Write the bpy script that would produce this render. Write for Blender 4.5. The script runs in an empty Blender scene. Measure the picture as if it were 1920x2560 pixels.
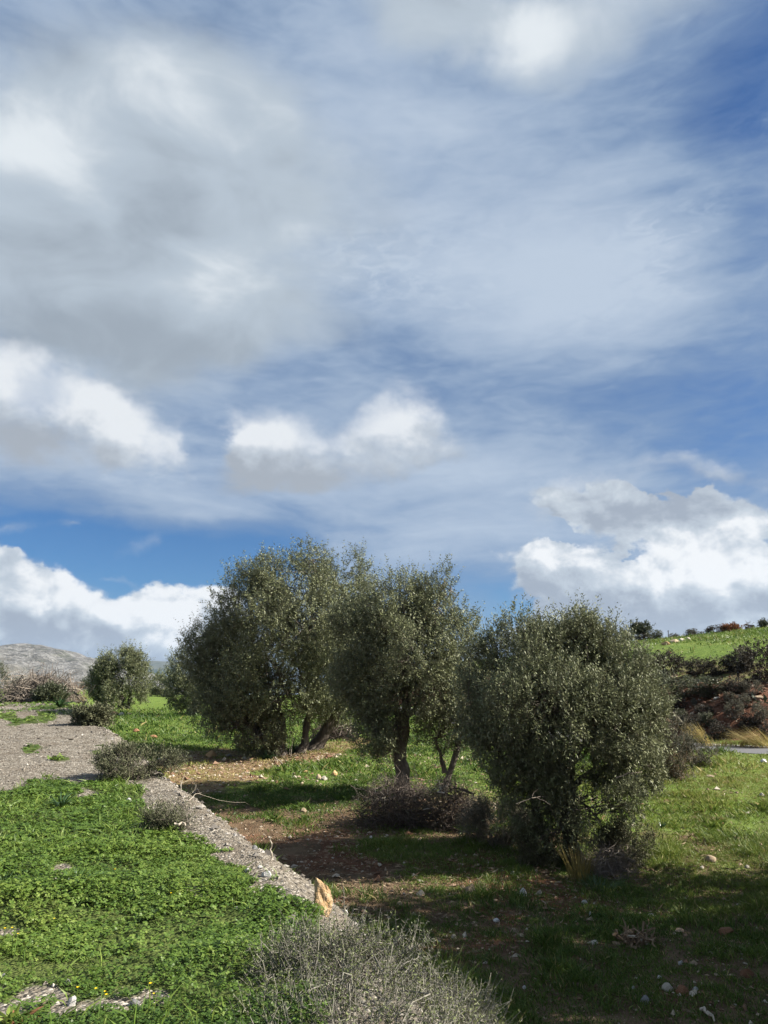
import bpy, math
import numpy as np
R = math.radians
scene = bpy.context.scene

# ------------------------------------------------------------------ camera
PITCH, FPX = R(13.4), 1849.0                       # eye at the origin, x right, y ahead, z up
cam_data = bpy.data.cameras.new('camera')
cam_data.sensor_fit = 'VERTICAL'
cam_data.sensor_height = 36.0
cam_data.sensor_width = 27.0
cam_data.lens = 36.0 * FPX / 2560.0
cam_data.clip_start, cam_data.clip_end = 0.1, 20000.0
cam = bpy.data.objects.new('camera', cam_data)
scene.collection.objects.link(cam)
cam.rotation_euler = (math.pi / 2 + PITCH, 0, 0)
scene.camera = cam

def ray(px, py):
    a, b = (px - 960.0) / FPX, (1280.0 - py) / FPX
    d = np.array([a, math.cos(PITCH) - b * math.sin(PITCH), math.sin(PITCH) + b * math.cos(PITCH)])
    return d / np.linalg.norm(d)

# ------------------------------------------------------------------ light
SUN_AZ, SUN_EL = R(93), R(37)                      # from straight ahead clockwise; the sun stands to the right
sun_data = bpy.data.lights.new('sun', 'SUN')
sun_data.energy = 5.0
sun_data.angle = R(0.5)
sun_data.color = (1.0, 0.93, 0.82)
sun = bpy.data.objects.new('sun', sun_data)
scene.collection.objects.link(sun)
sun.rotation_euler = (math.pi / 2 - SUN_EL, 0, math.pi - SUN_AZ)
scene.view_settings.view_transform = 'Standard'
scene.view_settings.look = 'None'
scene.view_settings.exposure = 1.5
scene.view_settings.gamma = 1.0
scene.view_settings.use_curve_mapping = False

# ------------------------------------------------------------------ node helper
class NT:
    def __init__(self, tree):
        self.t = tree
    def n(self, typ, **kw):
        nd = self.t.nodes.new(typ)
        for k, v in kw.items():
            setattr(nd, k, v)
        return nd
    def put(self, sock, v):
        if isinstance(v, bpy.types.NodeSocket):
            self.t.links.new(v, sock)
        elif v is not None:
            if hasattr(sock.default_value, '__len__') and not hasattr(v, '__len__'):
                v = [v] * len(sock.default_value)
            if hasattr(sock.default_value, '__len__') and len(sock.default_value) == 4 and len(v) == 3:
                v = (*v, 1.0)
            sock.default_value = v
    def m(self, op, a, b=None, c=None, clamp=False):
        nd = self.n('ShaderNodeMath', operation=op, use_clamp=clamp)
        for s, v in zip(nd.inputs, (a, b, c)):
            self.put(s, v)
        return nd.outputs[0]
    def v(self, op, a, b=None, scale=None):
        nd = self.n('ShaderNodeVectorMath', operation=op)
        self.put(nd.inputs[0], a)
        if b is not None:
            self.put(nd.inputs[1], b)
        if scale is not None:
            self.put(nd.inputs['Scale'], scale)
        return nd.outputs['Value'] if op in ('LENGTH', 'DOT_PRODUCT', 'DISTANCE') else nd.outputs[0]
    def noise(self, vec, scale, detail=4, rough=0.5, dist=0.0, color=False):
        nd = self.n('ShaderNodeTexNoise')
        if vec is not None:
            self.put(nd.inputs['Vector'], vec)
        nd.inputs['Scale'].default_value = scale
        nd.inputs['Detail'].default_value = detail
        nd.inputs['Roughness'].default_value = rough
        nd.inputs['Distortion'].default_value = dist
        return nd.outputs['Color' if color else 0]
    def ss(self, x, lo, hi, a=0.0, b=1.0, interp='SMOOTHSTEP'):
        nd = self.n('ShaderNodeMapRange', interpolation_type=interp)
        for s, v in zip(nd.inputs, (x, lo, hi, a, b)):
            self.put(s, v)
        return nd.outputs[0]
    def mix(self, f, a, b, blend='MIX'):
        nd = self.n('ShaderNodeMix', data_type='RGBA', blend_type=blend)
        self.put(nd.inputs[0], f); self.put(nd.inputs[6], a); self.put(nd.inputs[7], b)
        return nd.outputs[2]
    def attr(self, name):
        return self.n('ShaderNodeAttribute', attribute_name=name).outputs['Fac']

def lin(r, g, b):
    f = lambda c: (c / 255 / 12.92) if c / 255 < 0.04045 else ((c / 255 + 0.055) / 1.055) ** 2.4
    return (f(r), f(g), f(b))

# ------------------------------------------------------------------ sky
world = bpy.data.worlds.new('World')
scene.world = world
world.use_nodes = True
world.cycles.sampling_method = 'MANUAL'
world.cycles.sample_map_resolution = 256
def build_sky():
    t = world.node_tree
    t.nodes.clear()
    N = NT(t)
    STR = 0.06
    K = 1.0 / (STR * 2 ** scene.view_settings.exposure)       # a cloud of colour c shows as c
    sky = N.n('ShaderNodeTexSky', sky_type='NISHITA', sun_disc=False)
    sky.sun_elevation, sky.sun_rotation = SUN_EL, SUN_AZ
    sky.altitude, sky.air_density, sky.dust_density, sky.ozone_density = 150, 1.0, 0.35, 2.2
    d = N.n('ShaderNodeTexCoord').outputs['Generated']
    sp = N.n('ShaderNodeSeparateXYZ'); N.put(sp.inputs[0], d)
    deg = 180 / math.pi
    az = N.m('MULTIPLY', N.m('ARCTAN2', sp.outputs[0], sp.outputs[1]), deg)
    el = N.m('MULTIPLY', N.m('ARCSINE', sp.outputs[2]), deg)
    cb = N.n('ShaderNodeCombineXYZ'); N.put(cb.inputs[0], az); N.put(cb.inputs[1], el)
    P = cb.outputs[0]
    flat = N.v('MULTIPLY', d, (1, 1, 1.7))
    def warp(amt, scale, detail, rough, src=flat):
        c = N.noise(src, scale, detail, rough, color=True)
        return N.v('ADD', P, N.v('MULTIPLY', N.v('SUBTRACT', c, (.5, .5, .5)), (amt, amt * .8, 0)))
    def blobs(vec, lst):
        """sum of w * smooth bump, each given by its centre, half sizes and tilt in the photograph's directions"""
        tot = None
        for (px, py, rx, ry, rot, w) in lst:
            r = ray(px, py)
            a, e = math.degrees(math.atan2(r[0], r[1])), math.degrees(math.asin(r[2]))
            k = 1.0 / math.hypot(1, math.hypot(px - 960, py - 1280) / FPX) * deg / FPX
            mp = N.n('ShaderNodeMapping', vector_type='TEXTURE')
            N.put(mp.inputs[0], vec)
            mp.inputs['Location'].default_value = (a, e, 0)
            mp.inputs['Rotation'].default_value = (0, 0, R(rot))
            mp.inputs['Scale'].default_value = (rx * k / math.cos(R(e)), ry * k, 1)
            g = N.n('ShaderNodeTexGradient', gradient_type='SPHERICAL'); N.put(g.inputs[0], mp.outputs[0])
            tot = N.m('MULTIPLY_ADD', g.outputs['Fac'], w, 0.0 if tot is None else tot)
        return tot
    # ---- thin veil
    streak = N.noise(N.v('MULTIPLY', d, (1.2, 1.2, 4.2)), 4.0, 7, 0.55, 0.6)
    fine = N.noise(N.v('MULTIPLY', d, (1.5, 1.5, 5.0)), 13.0, 6, 0.55, 0.8)
    Wv = warp(9, 3.2, 4, 0.5)
    veil = blobs(Wv, VEIL)
    veil = N.m('ADD', N.m('ADD', veil, VEIL_BASE), N.m('MULTIPLY', N.m('SUBTRACT', streak, .5), 1.0))
    veil = N.m('ADD', veil, N.m('MULTIPLY', N.m('SUBTRACT', fine, .5), 0.42))
    rip = N.noise(N.v('ADD', N.v('MULTIPLY', d, (1.3, 1.3, 3.4)), (2, 0, 1)), 30.0, 7, 0.6, 0.7)
    rmask = blobs(warp(10, 5.0, 4, .5), RIPPLE)
    veil = N.m('ADD', veil, N.m('MULTIPLY', N.m('MULTIPLY', N.m('MAXIMUM', N.m('SUBTRACT', rip, .46), 0.0), rmask), 2.8))
    va = N.ss(veil, 0.0, 1.0, 0.0, 0.93)
    hs = N.n('ShaderNodeHueSaturation'); N.put(hs.inputs['Color'], sky.outputs[0])
    hs.inputs['Saturation'].default_value = 1.1
    hs.inputs['Value'].default_value = SKY_VALUE
    vcol = N.mix(N.ss(veil, 0.5, 1.6), lin(136, 160, 191), lin(194, 208, 224))
    col = N.mix(va, N.v('MULTIPLY', hs.outputs[0], (0.58, 0.98, 1.42)), N.v('SCALE', vcol, scale=K))
    # ---- soft high cloud, upper left
    Ws = warp(16, 2.2, 7, 0.55)
    s = blobs(Ws, SOFT)
    sn = N.noise(flat, 4.0, 8, 0.52, 0.5)
    sn2 = N.noise(N.v('ADD', flat, (3, 1, 2)), 8.0, 9, 0.56, 0.5)
    sd = N.m('ADD', s, N.m('MULTIPLY', N.m('SUBTRACT', sn, .5), 1.5))
    sa = N.ss(sd, 0.15, 0.85, 0, 0.93)
    sb = N.m('ADD', blobs(Ws, SOFT_LIGHT), N.m('MULTIPLY', N.m('SUBTRACT', sn2, .5), 1.9))
    scol = N.mix(N.ss(sb, -0.6, 0.35), lin(158, 169, 180), lin(186, 198, 209))
    scol = N.mix(N.ss(sb, 0.25, 1.1), scol, lin(232, 238, 242))
    col = N.mix(sa, col, N.v('SCALE', scol, scale=K))
    # ---- heaped cloud with clear edges
    def heap(dens, light, seed, sharp, amp, relief, greys, wamt, scale, wscale, soft=.45):
        src = N.v('ADD', N.v('MULTIPLY', d, (1, 1, 1.35)), (seed, seed * .7, 0))
        W = warp(wamt, wscale, 8, 0.58, src)
        n1 = N.noise(src, scale, 9, 0.56, 0.2)
        n2 = N.noise(N.v('ADD', src, (0.14 / scale, -0.03 / scale, 0.24 / scale)), scale, 6, 0.54, 0.2)     # a step towards the sun
        b_ = blobs(W, dens)
        dd = N.m('ADD', b_, N.m('MULTIPLY', N.m('MULTIPLY', N.m('SUBTRACT', n1, .5), amp), N.ss(b_, 0.0, 0.35)))
        a = N.ss(dd, 0.28, N.m('ADD', N.ss(n2, 0.38, 0.62, sharp + soft, sharp), 0.28), 0, 0.97)
        li = N.m('ADD', blobs(W, light), N.m('MULTIPLY', N.m('SUBTRACT', n1, n2), relief))
        c = N.mix(N.ss(li, -0.7, 0.3), greys[0], greys[1])
        c = N.mix(N.ss(li, 0.1, 1.0), c, greys[2])
        return a, N.v('SCALE', c, scale=K)
    a, c = heap(MIDDLE, MIDDLE_LIGHT, 3.1, 0.75, 1.3, 3.5, (lin(168, 176, 186), lin(194, 203, 213), lin(234, 238, 242)), 8, 8.5, 7.0, .6)
    col = N.mix(a, col, c)
    # the rest of the sky, out of this view: the same heaps at random
    far = N.ss(N.m('ABSOLUTE', az), 34, 50)
    low = N.m('MULTIPLY', N.ss(el, 48, 30), N.ss(el, -2, 2))
    gn = N.noise(N.v('ADD', flat, (5, 2, 0)), 2.4, 6, 0.5)
    ga = N.m('MULTIPLY', N.m('MULTIPLY', far, low), N.ss(gn, 0.5, 0.66, 0, 0.9))
    col = N.mix(ga, col, N.v('SCALE', lin(200, 208, 216), scale=K))
    a, c = heap(LOW, LOW_LIGHT, 7.7, 0.16, 1.6, 4.2, (lin(162, 172, 186), lin(196, 206, 216), lin(246, 248, 250)), 7.5, 13.0, 11.0, .35)
    col = N.mix(a, col, c)
    bg = N.n('ShaderNodeBackground'); N.put(bg.inputs[0], col); bg.inputs[1].default_value = STR
    out = N.n('ShaderNodeOutputWorld'); t.links.new(bg.outputs[0], out.inputs[0])
SKY_VALUE = 0.40
RIPPLE = [(1560, 680, 300, 150, 14, 1.0), (1000, 690, 420, 150, 0, .55), (880, 560, 260, 120, -20, .5), (1850, 330, 120, 80, 0, .5), (350, 1180, 300, 60, 10, .3)]
VEIL_BASE = 0.90
#        px    py    rx   ry  tilt weight
VEIL = [(330, 1400, 520, 120, 0, -1.5), (60, 1290, 380, 150, 0, -0.6), (640, 1380, 400, 110, 10, -0.45),
        (1960, 60, 620, 500, 30, -0.6), (1930, 560, 300, 460, 0, -0.35), (1500, 1010, 620, 200, -12, -0.30), (1900, 1060, 420, 260, -10, -0.45),
        (1270, 1500, 380, 130, 0, -0.75), (1000, 940, 420, 120, -10, -0.22), (20, 790, 160, 80, 0, -0.6),
        (1500, 680, 560, 240, 10, 0.75), (1050, 620, 480, 420, 0, 0.4), (1250, 1190, 420, 120, -4, 0.35), (250, 1200, 520, 90, -15, 0.35), (1200, 1350, 460, 120, 0, 0.15), (900, 150, 500, 260, 0, .25)]
SOFT = [(40, 330, 400, 330, 0, 1.3), (420, 560, 680, 430, 10, 1.25), (200, 790, 600, 240, 0, 0.95), (1250, 0, 560, 180, -8, 1.2), (560, 280, 520, 330, 0, 0.7), (900, 800, 460, 160, 0, 0.45), (250, 60, 500, 200, 0, .4)]
SOFT_LIGHT = [(60, 310, 360, 220, -10, 1.5), (470, 275, 280, 160, 0, 0.85), (680, 200, 280, 120, -40, 0.45), (470, 705, 280, 140, 0, 0.8), (640, 570, 320, 170, 0, 0.35),
              (310, 500, 340, 220, 0, -0.8), (260, 830, 460, 140, 0, -0.5), (1330, 20, 380, 140, 0, 0.9)]
MIDDLE = [(-40, 1000, 430, 190, -8, 1.35), (260, 1020, 260, 110, -24, 0.9), (100, 1120, 330, 90, -4, 0.5), (540, 1130, 60, 120, 0, -1.0), (330, 1060, 230, 110, -26, .7), (360, 1452, 130, 22, 0, .7),
          (620, 1120, 210, 150, 8, 1.35), (1005, 1055, 150, 160, 20, 1.3), (840, 1120, 300, 120, 10, 1.2), (640, 1210, 220, 80, 10, .7), (1110, 1120, 130, 80, 0, .5), (800, 1200, 300, 80, 10, .3),
          (1430, 1250, 250, 90, 12, 0.9), (1790, 1190, 260, 75, -14, 0.9), (380, 1350, 150, 50, 20, 0.8), (30, 1320, 110, 50, 20, 0.8), (150, 1320, 80, 36, 20, 0.7)]
MIDDLE_LIGHT = [(140, 955, 600, 160, -14, 1.5), (30, 1120, 520, 100, -5, -1.5), (640, 1080, 320, 140, 10, 1.4), (1010, 1020, 210, 150, 0, 1.7), (900, 1190, 500, 100, 12, -0.8),
                (600, 1240, 380, 110, 6, -0.9), (1430, 1215, 260, 80, 8, 0.6), (1790, 1150, 260, 80, -12, 0.7)]
LOW = [(20, 1540, 330, 190, 0, 1.7), (250, 1560, 330, 150, 0, 1.5), (480, 1590, 260, 150, 0, 1.5), (1360, 1410, 190, 75, 0, 1.2), (1660, 1290, 260, 100, 0, 1.1), (1510, 1300, 190, 110, 0, 1.1), (1830, 1290, 160, 70, 0, .9), (1380, 1240, 160, 60, 0, .6),
       (1800, 1430, 260, 140, 0, 1.4), (1600, 1460, 260, 120, 0, 1.3), (1450, 1480, 260, 90, 0, 1.2), (1900, 1420, 150, 170, 0, 0.9), (1650, 1580, 420, 90, 0, 1.5), (1800, 1520, 300, 100, 0, 1.1), (1420, 1590, 180, 70, 0, 1.0), (150, 1660, 560, 110, 0, 1.3), (1650, 1640, 560, 90, 0, 1.2), (520, 1660, 200, 80, 0, .8), (1900, 1590, 100, 60, 0, -.8), (1400, 1335, 170, 60, 0, -.7), (1560, 1385, 130, 40, -15, -.6), (1900, 1350, 120, 50, 0, -.8), (1680, 1215, 160, 50, 0, -.5)]
LOW_LIGHT = [(230, 1480, 420, 100, -8, 1.0), (470, 1540, 200, 100, 0, 0.9), (100, 1650, 520, 130, 0, -1.1), (1650, 1640, 520, 90, 0, -.6), (1790, 1410, 280, 130, 0, 1.2), (1520, 1430, 260, 60, -20, 0.8), (1640, 1300, 300, 100, 0, -0.3),
             (1500, 1550, 420, 90, 0, -0.8), (1830, 1530, 260, 80, 0, -0.3), (1340, 1390, 160, 60, 0, 0.5)]
build_sky()

# ------------------------------------------------------------------ numbers: noise, terrain
rng = np.random.default_rng(11)
def h2(i, j, s):
    n = (i.astype(np.int64) * 374761393 + j.astype(np.int64) * 668265263 + s * 982451653) & 0xffffffff
    n = ((n ^ (n >> 13)) * 1274126177) & 0xffffffff
    return ((n ^ (n >> 16)) & 0xffffff) / float(0xffffff)
def vnoise(x, y, s=0):
    x, y = np.asarray(x, float), np.asarray(y, float)
    i, j = np.floor(x), np.floor(y)
    u, w = x - i, y - j
    u, w = u * u * (3 - 2 * u), w * w * (3 - 2 * w)
    return (h2(i, j, s) * (1 - u) + h2(i + 1, j, s) * u) * (1 - w) + (h2(i, j + 1, s) * (1 - u) + h2(i + 1, j + 1, s) * u) * w
def fbm(x, y, scale, octs=4, s=0):
    """0..1, feature size SCALE in metres"""
    t, a, tot, f = 0.0, 0.5, 0.0, 1.0 / scale
    for o in range(octs):
        t = t + a * vnoise(np.asarray(x) * f + 17.3 * o, np.asarray(y) * f - 9.1 * o, s + o)
        tot += a; a *= 0.5; f *= 2.03
    return t / tot
def noise3(P, scale, s=0):
    x, y, z = (P / scale).T
    return (vnoise(x + 0.7 * z, y - 0.4 * z, s) + vnoise(y + 31, z + 0.3 * x, s + 5) + vnoise(z - 11 + 0.5 * y, x + 7, s + 9)) / 3
def sstep(a, b, x):
    t = np.clip((np.asarray(x, float) - a) / (b - a), 0, 1)
    return t * t * (3 - 2 * t)
def unit(v):
    return v / np.maximum(np.linalg.norm(v, axis=-1, keepdims=True), 1e-9)

BANK_Y = [-50, 0, 7, 11, 18, 26, 31, 36, 50, 80, 150, 400]
BANK_Z = [-1.7, -1.6, -1.6, -1.46, -1.15, -.76, -.62, -.70, -.95, -1.3, -1.75, -2.4]
def bank(y): return np.interp(y, BANK_Y, BANK_Z)
def edge_table(pts):
    out = []
    for px, py in pts:
        d = ray(px, py)
        t = np.geomspace(2, 60, 6000)
        k = np.argmax(d[2] * t < bank(d[1] * t))
        out.append((d[1] * t[k], d[0] * t[k]))
    return sorted(out)
ET = edge_table([(790, 2330), (720, 2225), (640, 2140), (540, 2060), (430, 1965), (300, 1870), (240, 1815), (190, 1782), (150, 1763)])
EY = [-40, 0] + [a for a, _ in ET] + [60, 200, 3000]
EX = [20, ET[0][1] + 0.47 * ET[0][0]] + [b for _, b in ET] + [-27, -70, -900]
def edge_d(x, y):
    """metres inside the bank's edge, on its left"""
    return (np.interp(y, EY, EX) + 0.22 * (fbm(x, y, 1.1, 3, 40) - .5) - x) * 0.905
ROAD = np.array([(60, -11), (30, 12.4), (16, 23.1), (12.35, 25.85), (9.5, 28.8), (7.4, 32.5), (6.2, 38), (5.4, 50), (2, 75), (-8, 120)], float)
def road_d(x, y):
    """metres from the road's middle, positive on its uphill side"""
    x, y = np.asarray(x, float), np.asarray(y, float)
    best = np.full(np.broadcast(x, y).shape, 1e9); sg = np.ones_like(best)
    for (ax, ay), (bx, by) in zip(ROAD[:-1], ROAD[1:]):
        dx, dy = bx - ax, by - ay
        t = np.clip(((x - ax) * dx + (y - ay) * dy) / (dx * dx + dy * dy), 0, 1)
        q = np.hypot(x - ax - t * dx, y - ay - t * dy)
        c = dx * (y - ay) - dy * (x - ax)
        m = q < best
        sg = np.where(m, np.where(c < 0, 1, -1), sg); best = np.where(m, q, best)
    return best * sg
ROAD_Z = -2.0
HILL_D = [1.9, 2.6, 3.4, 5.0, 6.2, 8.5, 12, 20, 40, 58, 66, 80, 130, 400]
HILL_Z = [0, .05, .35, 1.35, 1.75, 2.3, 2.9, 3.75, 6.1, 8.05, 8.4, 8.0, 4.5, 0.]
def height(x, y):
    x, y = np.asarray(x, float), np.asarray(y, float)
    f = np.interp(y, [-30, 0, 7, 12, 17, 26, 45, 70, 140, 300, 1000, 4000], [-3.0, -2.9, -2.86, -2.8, -2.5, -2.15, -1.95, -1.9, -1.8, -2.6, -12, -60])
    f = f + 0.16 * (fbm(x, y, 2.2, 4, 3) - .5) + 0.25 * (fbm(x, y, 9, 2, 5) - .5)
    rd = road_d(x, y)
    k = sstep(6, 2.2, np.abs(rd))
    f = f * (1 - k) + ROAD_Z * k
    amp = sstep(-4, 9, x)
    hd = (x - 12.35) * .607 + (y - 25.85) * .794
    hd = rd + sstep(6, 20, rd) * np.maximum(hd - rd, 0)
    rough = 0.55 * (fbm(x, y, 3.0, 4, 21) - .45) * sstep(3, 5, rd) * sstep(24, 10, rd) + 0.5 * (fbm(x, y, 14, 3, 23) - .5) * sstep(14, 40, rd)
    along = (x - 12.35) * .794 - (y - 25.85) * .607                    # the crest climbs towards the right
    tilt = 1 + (np.clip(1 + .009 * (along + 9), .7, 1.1) - 1) * sstep(14, 40, hd)
    f = f + np.where(rd > 0, np.interp(hd, HILL_D, HILL_Z) * tilt * amp + rough * amp, 0)
    e = edge_d(x, y)
    b = bank(y) + 0.10 * (fbm(x, y, 1.7, 4, 8) - .5) + 0.22 * (fbm(x, y, 6, 2, 9) - .5) * sstep(9, 16, y)
    w = 1.75 + 0.5 * (fbm(x, y, 1.5, 3, 13) - .5)
    s = np.clip(1 + e / w, 0, 1); s = s * s * (3 - 2 * s) * .5 + s * .5
    return f + np.maximum(b - f, 0) * s
def hz(x, y): return float(height(np.array([x]), np.array([y]))[0])
def cast(px, py):
    """where the line of sight through a point of the photograph meets the ground"""
    d = ray(px, py)
    t = np.geomspace(2.5, 400, 2600)
    P = d[None] * t[:, None]
    g = P[:, 2] - height(P[:, 0], P[:, 1])
    k = int(np.argmax(g < 0)) if (g < 0).any() else len(t) - 1
    a = P[k - 1] + (P[k] - P[k - 1]) * (g[k - 1] / (g[k - 1] - g[k] + 1e-9))
    return np.array([a[0], a[1], hz(a[0], a[1])])
def world_poly(pts): return np.array([cast(*p)[:2] for p in pts])
def inpoly(x, y, poly, jit=0.0, s=50):
    if jit:
        x, y = x + jit * (fbm(x, y, jit * 1.6, 3, s) - .5) * 2, y + jit * (fbm(x, y, jit * 1.6, 3, s + 7) - .5) * 2
    r = np.zeros(np.shape(x), bool)
    for (ax, ay), (bx, by) in zip(poly, np.roll(poly, -1, 0)):
        c = (ay > y) != (by > y)
        r ^= c & (x < (bx - ax) * (y - ay) / (by - ay + 1e-12) + ax)
    return r
def soft(x, y, poly, w, jit=0.0):
    """1 inside POLY, 0 outside, ragged by JIT and blurred by W metres"""
    x, y = np.asarray(x, float), np.asarray(y, float)
    out = np.zeros(x.shape)
    lo, hi = poly.min(0) - jit - w, poly.max(0) + jit + w
    k = (x > lo[0]) & (x < hi[0]) & (y > lo[1]) & (y < hi[1])
    if k.any():
        X, Y = x[k], y[k]
        if jit:
            X, Y = X + jit * (fbm(X, Y, jit * 1.6, 3, 50) - .5) * 2, Y + jit * (fbm(X, Y, jit * 1.6, 3, 57) - .5) * 2
        out[k] = sum(inpoly(X + a * w, Y + b * w, poly) for a, b in ((0, 0), (1, 0), (-1, 0), (0, 1), (0, -1))) / 5.0
    return out

COVER = world_poly([(-90, 1995), (60, 1968), (130, 1945), (215, 1990), (300, 1985), (345, 2010), (420, 2050), (480, 2110), (590, 2160), (680, 2215), (745, 2262), (770, 2320), (790, 2400), (800, 2480), (800, 2640), (350, 2640), (330, 2545), (300, 2475), (160, 2455), (-90, 2440)])
COVER_BARE = [world_poly([(110, 2170), (170, 2150), (200, 2185), (130, 2215)]), world_poly([(-40, 2330), (60, 2315), (70, 2340), (-40, 2360)]),
              world_poly([(320, 2475), (410, 2470), (420, 2505), (330, 2510)]), world_poly([(460, 2215), (500, 2205), (505, 2235), (470, 2240)])]
for _x, _y, _w, _h in ((178, 2514, 40, 26), (338, 2514, 42, 24), (118, 2516, 42, 22), (84, 2526, 34, 20), (75, 2554, 30, 16), (168, 2462, 26, 16), (148, 2535, 16, 12), (338, 2297, 16, 9), (590, 2273, 18, 10), (96, 2369, 16, 9), (494, 2233, 16, 10), (655, 2186, 50, 26)):
    COVER_BARE.append(world_poly([(_x - _w * .7, _y - _h * .3), (_x, _y - _h * .7), (_x + _w * .7, _y - _h * .3), (_x + _w * .6, _y + _h * .7), (_x - _w * .6, _y + _h * .7)]))
COVER_SPOT = [world_poly([(185, 2460), (262, 2464), (250, 2498), (195, 2490)]), world_poly([(15, 2452), (80, 2458), (70, 2482), (25, 2480)]), world_poly([(255, 2484), (330, 2476), (320, 2500), (262, 2504)]), world_poly([(215, 1960), (260, 1945), (330, 1965), (380, 2000), (330, 2010), (240, 1985)]), world_poly([(-20, 1785), (40, 1780), (45, 1797), (-20, 1800)]),
              world_poly([(95, 1780), (135, 1775), (135, 1800), (100, 1812)]), world_poly([(20, 1800), (90, 1790), (90, 1808), (22, 1815)]), world_poly([(65, 1868), (110, 1865), (110, 1885), (68, 1885)]),
              world_poly([(130, 1893), (165, 1888), (165, 1900), (130, 1903)]), world_poly([(240, 1875), (270, 1873), (268, 1885), (240, 1886)]), world_poly([(-10, 2440), (60, 2440), (50, 2490), (-10, 2500)]), world_poly([(90, 2480), (190, 2520), (330, 2530), (420, 2520), (420, 2640), (40, 2640), (120, 2560)])]
RED = [world_poly([(540, 2050), (700, 2045), (900, 2075), (1010, 2110), (1020, 2180), (900, 2240), (770, 2210), (640, 2120)]),
       world_poly([(960, 2150), (1130, 2120), (1330, 2130), (1440, 2210), (1520, 2290), (1400, 2330), (1150, 2280)])]
DRY = [world_poly([(380, 1880), (560, 1868), (700, 1880), (900, 1835), (960, 1850), (860, 1890), (700, 1920), (560, 1962), (430, 1962)])]
LUSH = world_poly([(985, 2380), (1100, 2370), (1260, 2480), (1420, 2640), (1000, 2640)])
def masks(x, y):
    e, rd = edge_d(x, y), road_d(x, y)
    onbank = sstep(-1.9, -1.2, e) * sstep(75, 40, y)
    cov = soft(x, y, COVER, .05, .34)
    for p in COVER_BARE: cov = cov * (1 - soft(x, y, p, .04, .1))
    for p in COVER_SPOT: cov = np.maximum(cov, soft(x, y, p, .05, .22))
    far = np.maximum(sstep(22, 27, y) * sstep(.5, .62, fbm(x, y, 2.5, 3, 61)), sstep(31, 36, y))
    cov = np.maximum(cov, far * onbank * .8)
    red = np.maximum.reduce([soft(x, y, p, .35, .9) for p in RED]) * sstep(.38, .66, fbm(x, y, .7, 4, 73))
    red = np.maximum(red, sstep(.56, .72, fbm(x, y, 1.3, 5, 71)) * sstep(22, 13, y) * .5)
    cut = sstep(2.4, 3.2, rd) * sstep(11, 6.5, rd)
    dry = np.maximum.reduce([soft(x, y, p, .2, .8) for p in DRY])
    lush = soft(x, y, LUSH, .12, .4)
    return dict(lush=lush, bank=onbank, cover=cov, red=red * (1 - onbank), cut=cut, dry=dry * (1 - onbank), e=e, rd=rd)

GA, GR = np.radians(np.linspace(-37, 37, 520)), np.geomspace(2.0, 110.0, 620)
_T, _R = np.meshgrid(GA, GR, indexing='ij')
_X, _Y = (_R * np.sin(_T)).ravel(), (_R * np.cos(_T)).ravel()
TABLE = dict(masks(_X, _Y), z=height(_X, _Y))
TABLE = {k: v.reshape(_T.shape) for k, v in TABLE.items()}
def look(x, y, keys=None):
    """height and masks read from the table of the land in view"""
    a = np.clip((np.arctan2(x, y) - GA[0]) / (GA[1] - GA[0]), 0, len(GA) - 1.001)
    r = np.clip(np.log(np.hypot(x, y) / GR[0]) / math.log(GR[1] / GR[0]), 0, len(GR) - 1.001)
    i, j = a.astype(int), r.astype(int); u, w = a - i, r - j
    return {k: (T[i, j] * (1 - u) + T[i + 1, j] * u) * (1 - w) + (T[i, j + 1] * (1 - u) + T[i + 1, j + 1] * u) * w for k, T in TABLE.items() if keys is None or k in keys}

# ------------------------------------------------------------------ mesh making
coll = scene.collection
def mesh_np(name, verts, polys, mats, mat_idx=None, attrs=None, smooth=False):
    """VERTS (n,3); POLYS a list of (m,k) index arrays; ATTRS name -> one value per vertex"""
    me = bpy.data.meshes.new(name)
    verts = np.ascontiguousarray(verts, np.float32)
    me.vertices.add(len(verts)); me.vertices.foreach_set('co', verts.ravel())
    tot = [np.full(len(p), p.shape[1], np.int32) for p in polys]
    tot = np.concatenate(tot)
    loops = np.concatenate([np.ascontiguousarray(p, np.int32).ravel() for p in polys])
    me.loops.add(len(loops)); me.loops.foreach_set('vertex_index', loops)
    me.polygons.add(len(tot))
    me.polygons.foreach_set('loop_start', np.concatenate([[0], np.cumsum(tot)[:-1]]).astype(np.int32))
    if mat_idx is not None:
        me.polygons.foreach_set('material_index', np.ascontiguousarray(mat_idx, np.int32))
    me.polygons.foreach_set('use_smooth', np.full(len(tot), smooth, bool))
    for k, v in (attrs or {}).items():
        a = me.attributes.new(k, 'FLOAT', 'POINT'); a.data.foreach_set('value', np.ascontiguousarray(v, np.float32))
    for m_ in mats: me.materials.append(m_)
    me.update(calc_edges=True)
    return me
def link(name, me, parent=None, loc=None, kind=None):
    o = bpy.data.objects.new(name, me); coll.objects.link(o)
    if parent is not None: o.parent = parent
    if loc is not None: o.location = [float(c) for c in loc]
    if kind: o['kind'] = kind
    return o
def tag(o, label, cat, group=None):
    o['label'], o['category'] = label, cat
    if group: o['group'] = group
    return o
def thing(name, label, cat, loc, group=None):
    return tag(link(name, None, None, loc), label, cat, group)
def copy_tree(o, loc, label, rot=0.0, scale=1.0, group=None):
    c = o.copy(); coll.objects.link(c)
    c.location = [float(v) for v in loc]; c.rotation_euler = (0, 0, rot); c.scale = (scale,) * 3 if not hasattr(scale, '__len__') else scale
    c['label'] = label
    if group: c['group'] = group
    for ch in o.children:
        d = ch.copy(); coll.objects.link(d); d.parent = c
    return c
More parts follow.
